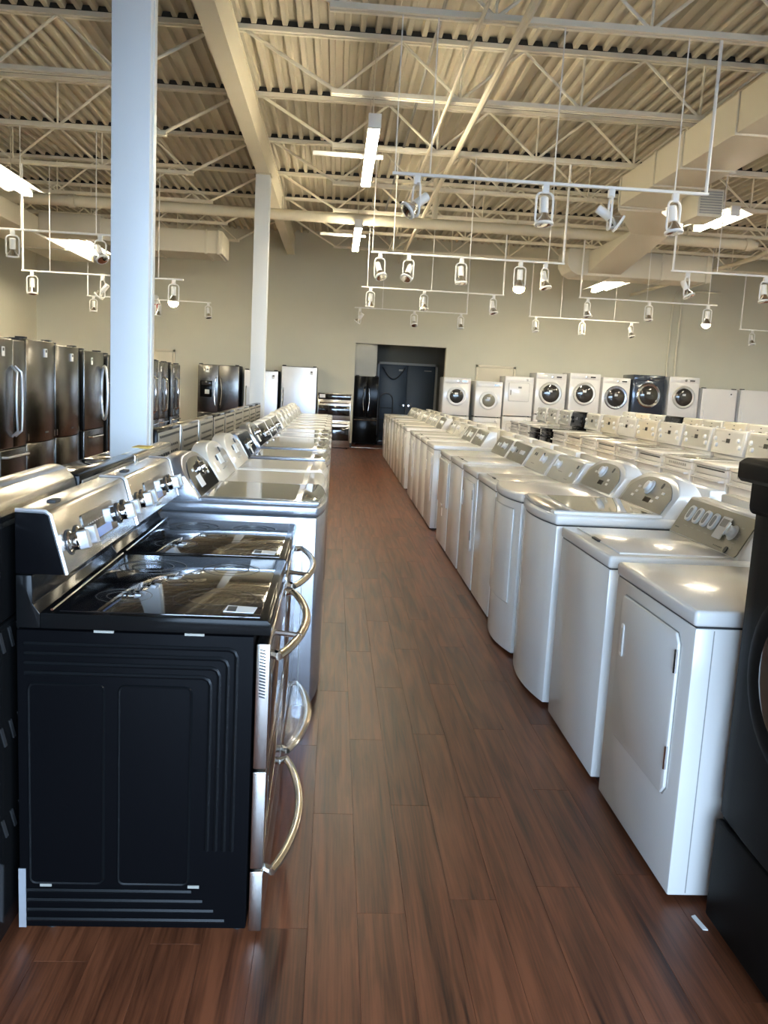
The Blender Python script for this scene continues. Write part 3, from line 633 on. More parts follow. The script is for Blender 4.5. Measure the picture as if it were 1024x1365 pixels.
# ------------------------------------------------------------------ the two near ranges
def bow_handle(t, w, z, reach, r, mt, name='handle', y=-0.0, sag=0.0):
    n_ = 16; pts = [(-(w/2)+w*i/n_, y-0.02-reach*math.sin(PI*i/n_)**0.8, z-sag*math.sin(PI*i/n_)) for i in range(n_+1)]
    return MB().tube(pts, r, 10, flat=0.8).build(name, mt, t)
def near_range(film):
    t = thing('electric_range'); w = 0.76
    yb = 0.645          # body runs y 0.04 .. yb
    bd = B(-w/2, w/2, 0.042, yb, 0.03, 0.858).build('body', 'black_enamel', t, bevel=0.005)
    feet(t, w, yb, 0.03)
    for s in (-1, 1):
        xs = s*(w/2)
        for i in range(4):                      # nested pressed ribs: along the top, then down the front
            zz = 0.822-0.026*i; yf = 0.085+0.022*i
            MB().tube([(xs, yb-0.02, zz), (xs, yf+0.02, zz), (xs, yf+0.006, zz-0.006), (xs, yf, zz-0.02), (xs, yf, 0.26)], 0.0065, 6).build('pressed_rib', 'black_rib', bd)
        for i in range(4):
            zz = 0.055+0.028*i
            MB().tube([(xs, yb-0.02, zz), (xs, 0.10+0.03*i, zz)], 0.0065, 6).build('pressed_rib', 'black_rib', bd)
        for y0, y1 in ((0.20, 0.385), (0.425, 0.615)):
            MB().tube([(xs, a, b) for a, b in rrect(y0, y1, 0.16, 0.715, 0.015, 3)], 0.004, 5, close=True).build('panel_edge', 'black_rib', bd)
        for y0 in (0.17, 0.40): B(xs-0.0025, xs+0.0025, y0, y0+0.05, 0.856, 0.862).build('clip', 'vent_grey', bd)
        for y0 in (0.17, 0.56): B(xs-0.0025, xs+0.0025, y0, y0+0.03, 0.15, 0.158).build('clip', 'vent_grey', bd)
        B(xs-0.002, xs+0.002, yb-0.018, yb+0.001, 0.03, 0.20).build('corner_strip', 'pale_steel', bd)
    ct = MB().prism([(0.0, 0.862), (0.0, 0.893), (0.01, 0.903), (yb-0.06, 0.903), (yb-0.06, 0.862)], -w/2, w/2, 'x').build('cooktop', 'black_gloss', t, bevel=0.003)
    B(-w/2+0.02, w/2-0.02, 0.03, yb-0.10, 0.900, 0.906).build('glass_top', 'black_glass', ct, bevel=0.002)
    for (cx, cy, r) in ((-0.19, 0.17, 0.115), (0.19, 0.17, 0.09), (-0.19, 0.42, 0.075), (0.19, 0.42, 0.105), (0.0, 0.31, 0.05)):
        for q in (1.0, 0.62):
            MB().lathe([(r*q-0.0016, 0.9061), (r*q+0.0016, 0.9061), (r*q+0.0016, 0.9063), (r*q-0.0016, 0.9063), (r*q-0.0016, 0.9061)], (cx, cy, 0), (0, 0, 1), 36, cap=False).build('burner_ring', 'ring_print', ct)
    MB().tube([(-w/2+0.015, yb-0.085, 0.908), (w/2-0.015, yb-0.085, 0.908)], 0.004, 6).build('rear_trim', 'chrome', ct)
    # backguard: black stem, overhanging stainless control panel
    bgd = MB().prism([(yb-0.06, 0.862), (yb-0.06, 0.90), (yb-0.042, 0.925), (yb-0.04, 1.0), (yb-0.015, 1.0), (yb, 1.0), (yb, 0.862)], -w/2, w/2, 'x').build('backguard', 'black_gloss', t, bevel=0.003)
    hd = [(yb-0.128, 1.003), (yb-0.086, 1.158), (yb-0.074, 1.166), (yb, 1.166), (yb, 1.003)]
    pn = MB().prism(hd, -w/2+0.012, w/2-0.012, 'x').build('control_panel', 'stainless_h', bgd, bevel=0.003)
    for s in (-1, 1):
        a, b = (s*(w/2-0.012), s*w/2); a, b = min(a, b), max(a, b)
        ce = MB().prism(hd, a, b, 'x').build('end_cap', 'black_enamel', bgd, bevel=0.002)
        MB().tube([(s*w/2, yb-0.127, 1.005), (s*w/2, yb-0.087, 1.156), (s*w/2, yb-0.075, 1.164), (s*w/2, yb-0.002, 1.166)], 0.0055, 6).build('edge_trim', 'pale_steel', bgd)
    nrm = Vector((0, -0.155, 0.042)).normalized(); upv = Vector((0, 0.042, 0.155)).normalized()
    def P(u, v, e): return Vector((u, yb-0.128, 1.003)) + upv*v + nrm*e
    def plate(u0, u1, v0, v1, e0, e1, r, nm, m, par):
        pts = rrect(u0, u1, v0, v1, r, 2); k = len(pts)
        return MB().add([P(a, b, e0) for a, b in pts]+[P(a, b, e1) for a, b in pts], [(i, (i+1) % k, k+(i+1) % k, k+i) for i in range(k)]+[tuple(range(k-1, -1, -1)), tuple(range(k, 2*k))]).build(nm, m, par)
    for u in (-0.30, -0.225, 0.21, 0.285):
        kb = MB().lathe([(0.030, 0.0), (0.030, 0.006), (0.024, 0.010), (0.024, 0.026), (0.020, 0.030)], P(u, 0.072, 0), nrm, 18).build('knob', 'chrome', pn)
        plate(u-0.013, u+0.013, 0.072-0.024, 0.072+0.024, 0.028, 0.052, 0.004, 'knob_grip', 'pale_steel', kb)
        MB().lathe([(0.034, -0.001), (0.034, 0.003)], P(u, 0.072, 0), nrm, 18).build('knob_skirt', 'black_matte', kb)
    ds = plate(-0.165, 0.155, 0.035, 0.122, -0.001, 0.004, 0.006, 'display', 'dark_glass', pn)
    plate(-0.135, 0.09, 0.04, 0.066, 0.003, 0.0046, 0.003, 'protective_film', 'blue_film', ds)
    for i in range(8): plate(-0.13+0.022*i, -0.118+0.022*i, 0.088, 0.091, 0.003, 0.0045, 0.001, 'key_mark', 'print_grey', ds)
    plate(-0.04, 0.04, 0.015, 0.021, -0.001, 0.0008, 0.001, 'brand_mark', 'print_grey', pn)
    B(-0.24, -0.19, yb-0.055, yb-0.030, 1.165, 1.173).build('wire_clip', 'black_matte', pn, bevel=0.003)
    # doors and drawer
    for nm, z0, z1 in (('upper_door', 0.492, 0.838), ('lower_door', 0.205, 0.484), ('drawer', 0.02, 0.197)):
        dr = B(-w/2+0.004, w/2-0.004, 0.0, 0.036, z0, z1).build(nm, 'stainless_h', t, bevel=0.004)
        if nm != 'drawer':
            B(-w/2+0.09, w/2-0.09, -0.002, 0.004, z0+0.05, z1-0.11 if nm == 'upper_door' else z1-0.05).build('door_glass', 'black_glass', dr, bevel=0.002)
        if nm == 'upper_door':
            for i in range(16):
                for s in (-1, 1):
                    MB().prism([(0.010, 0.69+0.0085*i), (0.026, 0.694+0.0085*i), (0.026, 0.698+0.0085*i), (0.010, 0.694+0.0085*i)], s*(w/2-0.004)-0.0006, s*(w/2-0.004)+0.0006, 'x').build('vent_slot', 'gasket', dr, smooth=False)
            hz = 0.800
        elif nm == 'drawer': hz = 0.186
        else: hz = None
        if hz:
            h_ = bow_handle(dr, w-0.05, hz, 0.062, 0.0135, 'brass_steel')
            for s in (-1, 1): MB().tube([(s*(w/2-0.05), 0.004, hz), (s*(w/2-0.03), -0.022, hz)], 0.013, 8).build('handle_end', 'chrome', h_)
            if nm == 'upper_door': MB().tube([(-0.18, 0.0, hz+0.012), (-0.18, -0.075, hz+0.005)], 0.008, 8).build('handle_post', 'chrome', h_)
            if film and nm == 'drawer':
                n_ = 12; vs = []; fs = []
                for i in range(n_+1):
                    a = PI*i/n_; xx = -(w-0.05)/2+(w-0.05)*i/n_; yy = -0.022-0.062*math.sin(a)**0.8
                    vs += [(xx, yy-0.016, hz+0.004), (xx, yy*0.7, hz+0.022+0.004*math.sin(7*a)), (xx, -0.004, hz+0.010+0.004*math.sin(9*a)), (xx, yy*0.6, hz-0.028-0.006*math.sin(5*a)), (xx, yy-0.014, hz-0.008)]
                for i in range(n_):
                    for q in range(4): fs.append((i*5+q, i*5+q+1, i*5+q+6, i*5+q+5))
                MB().add(vs, fs).build('plastic_wrap', 'clear_film', h_)
    tg = MB().add([(-0.33, 0.05, 0.9068), (-0.27, 0.045, 0.9068), (-0.265, 0.125, 0.9072), (-0.325, 0.13, 0.9072), (-0.33, 0.05, 0.9078), (-0.27, 0.045, 0.9078), (-0.265, 0.125, 0.9095), (-0.325, 0.13, 0.909)],
                  [(0, 3, 2, 1), (4, 5, 6, 7), (0, 1, 5, 4), (1, 2, 6, 5), (2, 3, 7, 6), (3, 0, 4, 7)]).build('price_tag', 'paper', t)
    B(-0.322, -0.275, 0.098, 0.122, 0.9088, 0.9098).build('tag_print', 'print_dark', tg, smooth=False)
    return t
r1 = near_range(False); r1.location = (-0.14, 2.14+0.38, 0); r1.rotation_euler = (0, 0, PI/2)
tag(r1, 'stainless glass-top range showing its bare black ribbed side panel', 'range')
r2 = near_range(True); r2.location = (-0.14, 2.915+0.38, 0); r2.rotation_euler = (0, 0, PI/2)
tag(r2, 'stainless glass-top range with plastic-wrapped lower handle, beside the platinum washer', 'range')

# ------------------------------------------------------------------ ordinary ranges
def plain_range(body='enamel', top='enamel', face='silver_panel', knobs=((-0.40, 0.62), (-0.33, 0.35), (0.33, 0.62), (0.40, 0.35)), coil=False, hgt=1.235, vent=False, bfront=None, louvre=False, hood=False):
    t = thing('kitchen_range'); w = 0.76; d = 0.65
    feet(t, w, d, 0.03)
    B(-w/2, w/2, 0.03, d, 0.03, 0.875).build('body', body, t, bevel=0.005)
    ct = B(-w/2, w/2, -0.012, d-0.07, 0.879, 0.915).build('cooktop', body, t, bevel=0.008)
    B(-w/2+0.03, w/2-0.03, 0.02, d-0.10, 0.911, 0.9175).build('glass_top', top, ct, bevel=0.002)
    if coil:
        for cx, cy in ((-0.18, 0.16), (0.18, 0.16), (-0.18, 0.42), (0.18, 0.42)):
            MB().lathe([(0.10, 0.9165), (0.105, 0.921), (0.085, 0.922), (0.08, 0.918)], (cx, cy, 0), (0, 0, 1), 20).build('burner', 'black_matte', ct)
    else:
        for cx, cy in ((-0.18, 0.16), (0.18, 0.16), (-0.18, 0.42), (0.18, 0.42)):
            MB().lathe([(0.088, 0.9174), (0.094, 0.9174), (0.094, 0.9178), (0.088, 0.9178)], (cx, cy, 0), (0, 0, 1), 24, cap=False).build('burner_ring', 'print_grey', ct)
    hd = [(d-0.11, 0.96), (d-0.075, hgt-0.012), (d-0.06, hgt), (d, hgt), (d, 0.879), (d-0.068, 0.879), (d-0.068, 0.95)]
    bgd = MB().prism(hd, -w/2, w/2, 'x').build('backguard', body, t, bevel=0.008)
    hh = hgt-0.012-0.96; nrm = Vector((0, -hh, 0.035)).normalized(); upv = Vector((0, 0.035, hh)).normalized()
    def P(u, v, e): return Vector((u, d-0.11, 0.96)) + upv*v + nrm*e
    def plate(u0, u1, v0, v1, e0, e1, r, nm, m, par):
        pts = rrect(u0, u1, v0, v1, r, 2); k = len(pts)
        return MB().add([P(a, b, e0) for a, b in pts]+[P(a, b, e1) for a, b in pts], [(i, (i+1) % k, k+(i+1) % k, k+i) for i in range(k)]+[tuple(range(k-1, -1, -1)), tuple(range(k, 2*k))]).build(nm, m, par)
    plate(-w/2+0.05, w/2-0.05, 0.03, hh-0.02, -0.002, 0.003, 0.01, 'control_panel', face, bgd)
    for u, v in knobs:
        MB().lathe([(0.028, 0.002), (0.026, 0.008), (0.022, 0.026), (0.01, 0.028)], P(u*w, v*hh, 0), nrm, 14).build('knob', 'white_plastic' if body != 'black_gloss' else 'black_matte', bgd)
    plate(-0.045, 0.045, hh*0.48, hh*0.66, 0.0, 0.005, 0.003, 'display', 'dark_glass', bgd)
    plate(-0.02, 0.02, hh*0.82, hh*0.88, 0.0, 0.004, 0.003, 'badge', 'print_dark', bgd)
    for i in range(4): plate(-0.14+0.02*i, -0.126+0.02*i, hh*0.5, hh*0.56, 0.0, 0.004, 0.002, 'button', 'print_grey', bgd)
    bf = bfront or body
    B(-w/2+0.01, w/2-0.01, 0.008, 0.033, 0.80, 0.872).build('front_rail', bf, t, bevel=0.003)
    if louvre:
        for i in range(9): MB().prism(rrect(-0.24+0.055*i, -0.205+0.055*i, 0.822, 0.852, 0.005, 2), 0.005, 0.010, 'y').build('vent_slot', 'print_grey', t)
    else: B(-w/2+0.06, w/2-0.06, 0.005, 0.010, 0.848, 0.862).build('vent_slot', 'gasket', t, smooth=False)
    dr = B(-w/2+0.008, w/2-0.008, 0.0, 0.033, 0.20, 0.792).build('oven_door', bf, t, bevel=0.006)
    B(-0.22, 0.22, -0.003, 0.004, 0.40, 0.66).build('door_window', 'dark_glass', dr, bevel=0.002)
    MB().tube([(-w/2+0.05, 0.0, 0.755), (-w/2+0.06, -0.04, 0.755), (w/2-0.06, -0.04, 0.755), (w/2-0.05, 0.0, 0.755)], 0.012, 8).build('handle', bf, dr)
    B(-w/2+0.008, w/2-0.008, 0.004, 0.033, 0.035, 0.19).build('drawer', bf, t, bevel=0.006)
    if hood:
        MB().prism([(d+0.003, 1.12), (d-0.01, 1.18)] + arc(d-0.075, 1.15, 0.07, 1.0, 2.4, 6) + [(d-0.135, 1.12)], -w/2+0.002, w/2-0.002, 'x').build('rounded_top', 'stainless_h', bgd, bevel=0.003)
        for i in range(10):
            for q in range(3): MB().prism([(-0.3+0.06*i, 0.30+0.25*q), (-0.285+0.06*i, 0.30+0.25*q), (-0.255+0.06*i, 0.36+0.25*q), (-0.27+0.06*i, 0.36+0.25*q)], d, d+0.003, 'y').build('vent_slot', 'black_matte', t, smooth=False)
    if vent:
        B(-w/2+0.02, w/2-0.02, d, d+0.004, 0.885, hgt-0.02).build('rear_panel', 'vent_grey', bgd, bevel=0.001)
        for r_ in range(5):
            for c_ in range(9 if r_ < 4 else 12):
                x = (-0.25+0.0625*c_) if r_ < 4 else (-0.30+0.0545*c_); z = 0.93+0.045*r_ if r_ < 4 else hgt-0.05
                MB().prism([(x-0.022, z-0.008), (x+0.016, z-0.004), (x+0.022, z+0.011), (x-0.016, z+0.007)], d+0.003, d+0.0062, 'y').build('vent_slot', 'gasket', bgd, smooth=False)
    return t
K['rg_white'] = Kind(lambda: plain_range())
K['rg_glass'] = Kind(lambda: plain_range(top='lid_glass', face='enamel', louvre=True))
K['rg_bisque'] = Kind(lambda: plain_range(body='enamel_warm', top='enamel_warm', face='bisque'))
K['rg_coil'] = Kind(lambda: plain_range(coil=True, face='enamel', louvre=True, knobs=((-0.35, 0.6), (-0.25, 0.6), (0.25, 0.6), (0.35, 0.6))))
K['rg_black'] = Kind(lambda: plain_range(body='black_gloss', top='black_glass', face='black_gloss'))
K['rg_blackfront'] = Kind(lambda: plain_range(body='enamel', top='black_glass', bfront='black_gloss', face='silver_panel'))
rr = [('rg_coil', 7.15), ('rg_white', 7.98), ('rg_glass', 8.82), ('rg_white', 9.66), ('rg_glass', 10.50), ('rg_bisque', 11.33), ('rg_coil', 12.15), ('rg_bisque', 12.97), ('rg_white', 13.88), ('rg_black', 14.78), ('rg_blackfront', 15.66), ('rg_white', 16.6), ('rg_white', 17.5)]
desc = {'rg_white': 'white range with silver backguard', 'rg_glass': 'white glass-top range', 'rg_bisque': 'bisque range', 'rg_coil': 'white coil-top range', 'rg_black': 'glossy black range', 'rg_blackfront': 'white range with black oven front'}
for i, (k, y) in enumerate(rr):
    K[k].put((3.82, y+0.38, 0), RW, '%s facing the laundry machines, %s in its row' % (desc[k], ORD[i]), 'range', 'ranges facing the laundry machines')
r4 = [('rg_white', 10.9), ('rg_coil', 11.75), ('rg_bisque', 12.6), ('rg_white', 13.4), ('rg_bisque', 14.2), ('rg_black', 15.05), ('rg_white', 15.85), ('rg_bisque', 16.65), ('rg_white', 17.45)]
for i, (k, y) in enumerate(r4):
    K[k].put((5.68, y+0.38, 0), RW, '%s in the rear range row, %s in that row' % (desc[k], ORD[i]), 'range', 'ranges in the row nearer the freezers')
# ranges standing back to back with the left aisle row
K['rg_steelback'] = Kind(lambda: plain_range(body='stainless_h', top='black_glass', face='stainless_h', vent=True, hgt=1.185))
K['rg_hood'] = Kind(lambda: plain_range(body='black_gloss', top='black_glass', face='stainless_h', hgt=1.15, hood=True))
K['rg_blackback'] = Kind(lambda: plain_range(body='black_gloss', top='black_glass', face='stainless_h', vent=True, hgt=1.185))
back_row = [('rg_hood', 1.99, -0.805), ('rg_blackback', 2.77, -0.805), ('rg_steelback', 3.54, -0.805)] + [(('rg_blackback', 'rg_steelback', 'rg_steelback', 'rg_blackback')[i % 4], 5.17+0.79*i, -1.05) for i in range(9)]
for i, (k, y, xb) in enumerate(back_row):
    K[k].put((xb-0.654, y+0.38, 0), RW, '%s backing onto the left aisle row, %s from the windows' % ({'rg_blackback': 'black range', 'rg_steelback': 'stainless range', 'rg_hood': 'black range with rounded stainless backguard'}[k], ORD[i]), 'range', 'ranges backing onto the left aisle row')
tag(B(-0.90, -0.83, 3.86, 3.98, 1.186, 1.189).build('price_note', 'yellow_paper', bevel=0.001), 'yellow paper note lying on the range back by the white column', 'note')

# ------------------------------------------------------------------ front loaders
def front_loader(w=0.68, h=0.97, d=0.74, body='enamel', ring='white_metal', rr_=0.20, cz=None, pedestal=0.0, dial=True, bulge=0.0, glass='dark_glass', flat=False):
    t = thing('front_load_washer')
    fl_ = 0.35 if flat else 1.0
    z0 = pedestal; feet(t, w, d, 0.02)
    if pedestal:
        pd = B(-w/2, w/2, 0.01, d, 0.02, pedestal-0.006).build('pedestal', body, t, bevel=0.008)
        B(-w/2+0.006, w/2-0.006, -0.012, 0.012, 0.03, pedestal-0.012).build('pedestal_drawer', body, pd, bevel=0.008)
    n_ = 10; f = [(-w/2+w*i/n_, -bulge*(1-((2*i/n_-1)**2))) for i in range(n_+1)]
    out = f + [(w/2, d), (-w/2, d)]
    zb = z0 + (0.02 if not pedestal else 0.0)
    MB().prism(out, zb, z0+h, 'z').build('body', body, t, bevel=0.012)
    zc = z0 + (cz or h*0.52)
    yq = -bulge
    dr = MB().lathe([(rr_+0.045, 0.02), (rr_+0.042, -0.015*fl_), (rr_+0.02, -0.035*fl_), (rr_-0.02, -0.03*fl_), (rr_-0.035, -0.012*fl_)], (0, yq, zc), (0, 1, 0), 32).build('door', ring, t)
    MB().lathe([(rr_-0.02, -0.024*fl_), (rr_-0.05, -0.040*fl_), (rr_*0.4, -0.052*fl_), (0.01, -0.055*fl_)], (0, yq, zc), (0, 1, 0), 28).build('door_glass', glass, dr)
    if not flat: MB().prism(rrect(-rr_-0.035, -rr_-0.01, zc-0.06, zc+0.06, 0.01, 2), yq-0.04, yq-0.02, 'y').build('door_handle', ring, dr, bevel=0.003)
    zp = z0+h-0.10
    MB().prism(rrect(-w/2+0.02, w/2-0.02, zp-0.035, zp+0.075, 0.02, 3), yq-0.008, 0.01, 'y').build('control_strip', body, t, bevel=0.003)
    MB().prism(rrect(-w/2+0.04, -0.10, zp-0.025, zp+0.055, 0.012, 3), yq-0.012, yq-0.002, 'y').build('detergent_drawer', body, t, bevel=0.003)
    if dial: MB().lathe([(0.034, 0.0), (0.034, -0.016), (0.026, -0.034), (0.01, -0.036)], (0.02, yq-0.008, zp+0.02), (0, 1, 0), 16).build('dial', 'chrome', t)
    B(0.12, 0.24, yq-0.0105, yq-0.007, zp+0.005, zp+0.035).build('display', 'dark_glass', t, smooth=False)
    for i in range(4): B(0.12+0.03*i, 0.138+0.03*i, yq-0.010, yq-0.007, zp-0.018, zp-0.008).build('button', 'print_grey', t, smooth=False)
    if not flat: MB().prism(rrect(-0.05, 0.03, zc+0.03, zc+0.08, 0.004, 2), yq-0.0575, yq-0.052, 'y').build('sticker', 'paper', dr)
    return t
YS = 19.84
def door_dryer(w=0.69, h=0.93, body='enamel'):
    t = thing('clothes_dryer'); d = 0.68; feet(t, w, d)
    B(-w/2, w/2, 0, d, 0.02, h).build('body', body, t, bevel=0.008)
    dr = MB().prism(rrect(-0.24, 0.24, 0.36, 0.78, 0.02, 3), -0.014, 0.002, 'y').build('door', body, t, bevel=0.005)
    MB().prism(rrect(-0.246, 0.246, 0.354, 0.786, 0.024, 3), -0.003, 0.002, 'y').build('door_gap', 'print_grey', t)
    MB().prism(rrect(-0.205, -0.175, 0.50, 0.62, 0.008, 2), -0.018, -0.012, 'y').build('handle_recess', 'print_grey', dr)
    MB().prism(rrect(-w/2+0.03, w/2-0.03, h-0.11, h-0.02, 0.01, 2), -0.006, 0.002, 'y').build('control_strip', 'white_plastic', t, bevel=0.002)
    MB().lathe([(0.03, 0.0), (0.03, -0.012), (0.02, -0.03), (0.008, -0.031)], (0.2, -0.006, h-0.065), (0, 1, 0), 14).build('knob', 'white_plastic', t)
    B(-0.02, 0.06, -0.0025, 0.001, 0.66, 0.70).build('sticker', 'print_grey', dr, smooth=False).location.y = -0.0135
    return t
stack = [(2.50, 3.14, 0.90, 0.89, 'A', 'white front loader on a lower machine, closest to the doorway'),
         (3.26, 3.90, 0.90, 0.84, 'B', 'white front loader with clear round window, stacked beside the closed cream door'),
         (3.94, 4.62, 0.955, 0.93, 'D', 'white square-door dryer stacked among the front loaders'),
         (4.67, 5.39, 1.03, 0.97, 'E', 'white front loader with silver door ring, beside the stacked square-door dryer'),
         (5.47, 6.20, 1.06, 0.98, 'E', 'white silver-ring front loader between two other white front loaders'),
         (6.26, 6.92, 1.02, 0.96, 'F', 'white front loader with a large dark ring, beside the charcoal one'),
         (6.98, 7.74, 1.10, 0.98, 'G', 'charcoal front loader with a chrome door ring, stacked high'),
         (7.86, 8.58, 1.10, 0.98, 'E', 'white silver-ring front loader between the charcoal one and the freezers')]
for i, (x0, x1, zb, h, k, lb) in enumerate(stack):
    w = x1-x0; xc = (x0+x1)/2
    if k == 'D': o = door_dryer(w, h)
    elif k == 'A': o = front_loader(w, h, 0.70, rr_=0.185, ring='white_plastic')
    elif k == 'B': o = front_loader(w, h, 0.66, rr_=0.175, ring='white_plastic', cz=0.40, glass='lid_glass', dial=False)
    elif k == 'F': o = front_loader(w, h, 0.74, rr_=0.235, ring='platinum')
    elif k == 'G': o = front_loader(w, h, 0.76, rr_=0.245, ring='chrome', body='charcoal_gloss', bulge=0.02)
    else: o = front_loader(w, h, 0.74, rr_=0.23, ring='silver_panel')
    o.location = (xc, YS-0.04, zb); tag(o, lb, 'dryer' if k == 'D' else 'washer', 'upper machines along the back wall')
    lo = door_dryer(w, zb-0.002, 'enamel' if k != 'G' else 'charcoal_gloss'); lo.location = (xc, YS-0.03, 0)
    tag(lo, '%s lower machine carrying a stacked one, %s along the back wall from the doorway' % ('charcoal' if k == 'G' else 'white', ORD[i]), 'dryer', 'lower machines along the back wall')
# the dark washer at the end of the aisle row
o = front_loader(0.70, 1.02, 0.72, body='black_satin', ring='black_satin', rr_=0.20, pedestal=0.345, bulge=0.02, cz=0.50, flat=True)
o.location = (1.165, 1.545+0.35, 0); o.rotation_euler = (0, 0, RW)
tag(o, 'black front loading washer standing on a black pedestal drawer', 'washer')
MB().prism([(-0.03-0.018, 1.312), (-0.03-0.03, 1.325), (-0.03-0.03, 1.365), (-0.03-0.01, 1.378), (0.70, 1.378), (0.70, 1.367), (0.0, 1.367)], -0.352, 0.352, 'x').build('top_cap', 'black_satin', o, bevel=0.004)
tag(MB().prism([(1.128, 2.265), (1.141, 2.27), (1.150, 2.20), (1.136, 2.202)], 0.0005, 0.004, 'z').build('paper_scrap', 'paper'), 'scrap of white paper on the floor by the black washer', 'paper')

# ------------------------------------------------------------------ refrigerators and freezers
def fridge(style='french', w=0.90, h=1.78, d=0.76, body='fridge_steel', side='black_matte', handle='chrome', curve=0.0, disp=False, tagged=True):
    t = thing('refrigerator'); feet(t, w, d, 0.03)
    B(-w/2, w/2, 0.075, d, 0.03, h-0.012).build('cabinet', side, t, bevel=0.006)
    for s in (-1, 1): B(s*(w/2-0.06)-0.04, s*(w/2-0.06)+0.04, 0.03, 0.13, h-0.012, h+0.008).build('hinge_cover', 'black_matte', t, bevel=0.003)
    def dr(nm, x0, x1, z0, z1):
        if curve:
            n_ = 12; f = []
            for i in range(n_+1):
                x = x0+(x1-x0)*i/n_; f.append((x, 0.012-curve*(1-(2*x/w)**2)))
            return MB().prism(f + [(x1, 0.068), (x0, 0.068)], z0, z1, 'z').build(nm, body, t, bevel=0.006)
        return B(x0, x1, 0.0, 0.068, z0, z1).build(nm, body, t, bevel=0.012, seg=3)
    def vhandle(par, x, z0, z1, out=0.05, arch=0.0):
        n_ = 12
        pts = [(x+arch*math.sin(PI*i/n_), -curve*0.9-out*min(1.0, 4*math.sin(PI*i/n_)), z0+(z1-z0)*i/n_) for i in range(n_+1)]
        MB().tube(pts, 0.012, 8).build('handle', handle, par)
    def hhandle(par, z, ww=0.62):
        yq = -curve*0.8
        MB().tube([(-ww/2, yq+0.01, z), (-ww/2+0.02, yq-0.045, z), (ww/2-0.02, yq-0.045, z), (ww/2, yq+0.01, z)], 0.012, 8).build('handle', handle, par)
    if style == 'french':
        zs = 0.70
        a = dr('fridge_door', -w/2+0.004, -0.003, zs+0.006, h-0.02); b = dr('fridge_door', 0.003, w/2-0.004, zs+0.006, h-0.02)
        vhandle(a, -0.045, zs+0.12, h-0.28, 0.06, -0.035); vhandle(b, 0.045, zs+0.12, h-0.28, 0.06, 0.035)
        f = dr('freezer_drawer', -w/2+0.004, w/2-0.004, 0.05, zs); hhandle(f, zs-0.07)
        if disp:
            q = B(-w/2+0.06, -0.14, -0.004, 0.002, 1.05, 1.42).build('dispenser', 'black_gloss', a, bevel=0.004)
            B(-w/2+0.09, -0.17, -0.0055, 0.0, 1.32, 1.40).build('dispenser_screen', 'dark_glass', q, bevel=0.001)
            B(-w/2+0.17, -0.20, -0.012, -0.003, 1.12, 1.22).build('dispenser_lever', 'silver_panel', q, bevel=0.002)
        pt, px = a, -0.25
    elif style == 'single':
        a = dr('door', -w/2+0.004, w/2-0.004, 0.06, h-0.02); vhandle(a, -w/2+0.06, 0.75, 1.35, 0.05); pt, px = a, 0.28
    elif style == 'bottom':
        zs = 0.72
        a = dr('fridge_door', -w/2+0.004, w/2-0.004, zs+0.006, h-0.02); f = dr('freezer_door', -w/2+0.004, w/2-0.004, 0.05, zs)
        if curve:
            MB().prism([(-w/2+0.01, -0.003+0.008), (-w/2+0.01, 0.0), (w/2-0.01, 0.0), (w/2-0.01, 0.005)], zs+0.03, zs+0.10, 'z').build('grip_band', 'fridge_steel', a)
            B(-0.05, 0.05, -curve-0.002+0.012, -curve+0.02, zs+0.09, zs+0.11).build('badge', 'print_dark', a)
        pt, px = a, -0.05
    elif style == 'oval':
        zs = 0.74
        a = dr('fridge_door', -w/2+0.004, w/2-0.004, zs+0.006, h-0.02); f = dr('freezer_drawer', -w/2+0.004, w/2-0.004, 0.05, zs)
        ov = []
        for i in range(28):
            th = 2*PI*i/28; ov.append((w/2-0.12+0.03*math.cos(th), -0.045+0.05*math.cos(th), 1.22+0.36*math.sin(th)))
        MB().tube(ov, 0.020, 8, close=True).build('oval_handle', 'pale_steel', a); hhandle(f, zs-0.09, 0.55); pt, px = a, -0.12
    if tagged:
        yq = -curve if curve else 0.0
        cdp = MB().prism(rrect(px-0.035, px+0.035, h-0.19, h-0.10, 0.003, 2), yq-0.004, yq+0.013, 'y').build('price_card', 'paper', pt)
        B(px-0.02, px+0.02, yq-0.0052, yq-0.003, h-0.14, h-0.11).build('card_print', 'print_dark', cdp, smooth=False)
    return t
FX = -3.2
fr = [(dict(style='single', w=0.84, handle='fridge_steel'), 7.50, 'stainless single-door refrigerator closest to the shop windows in the left row'),
      (dict(style='french', w=0.70, d=0.72, h=1.80, handle='pale_steel'), 8.38, 'stainless refrigerator with two narrow doors, next to the single-door one'),
      (dict(style='bottom', w=0.90, h=1.82, curve=0.06), 9.12, 'curved-front dark stainless refrigerator, beside the two narrow doors'),
      (dict(style='bottom', w=0.90, h=1.80, curve=0.06), 10.05, 'curved-front dark stainless refrigerator, beside the one with oval handle'),
      (dict(style='oval', w=0.90, h=1.78), 11.16, 'stainless refrigerator with a big oval door handle by the white column'),
      (dict(style='single', w=0.86, h=1.76), 12.30, 'stainless refrigerator half hidden behind the white column'),
      (dict(style='french', w=0.90, h=1.74), 13.9, 'stainless french-door refrigerator just past the white column'),
      (dict(style='french', w=0.90, h=1.76), 14.85, 'stainless french-door refrigerator with bowed handles, middle of the far four'),
      (dict(style='french', w=0.85, h=1.75), 15.8, 'stainless french-door refrigerator second from the dispenser refrigerator'),
      (dict(style='french', w=0.90, h=1.74), 17.0, 'stainless french-door refrigerator next to the dispenser refrigerator')]
for kw, y, lb in fr:
    o = fridge(**kw); o.location = (FX, y+kw['w']/2, 0); o.rotation_euler = (0, 0, PI/2); tag(o, lb, 'refrigerator', 'refrigerators along the left')
def back_unit(o, x0, x1, lb, ct, y=YS): o.location = ((x0+x1)/2, y, 0); tag(o, lb, ct)
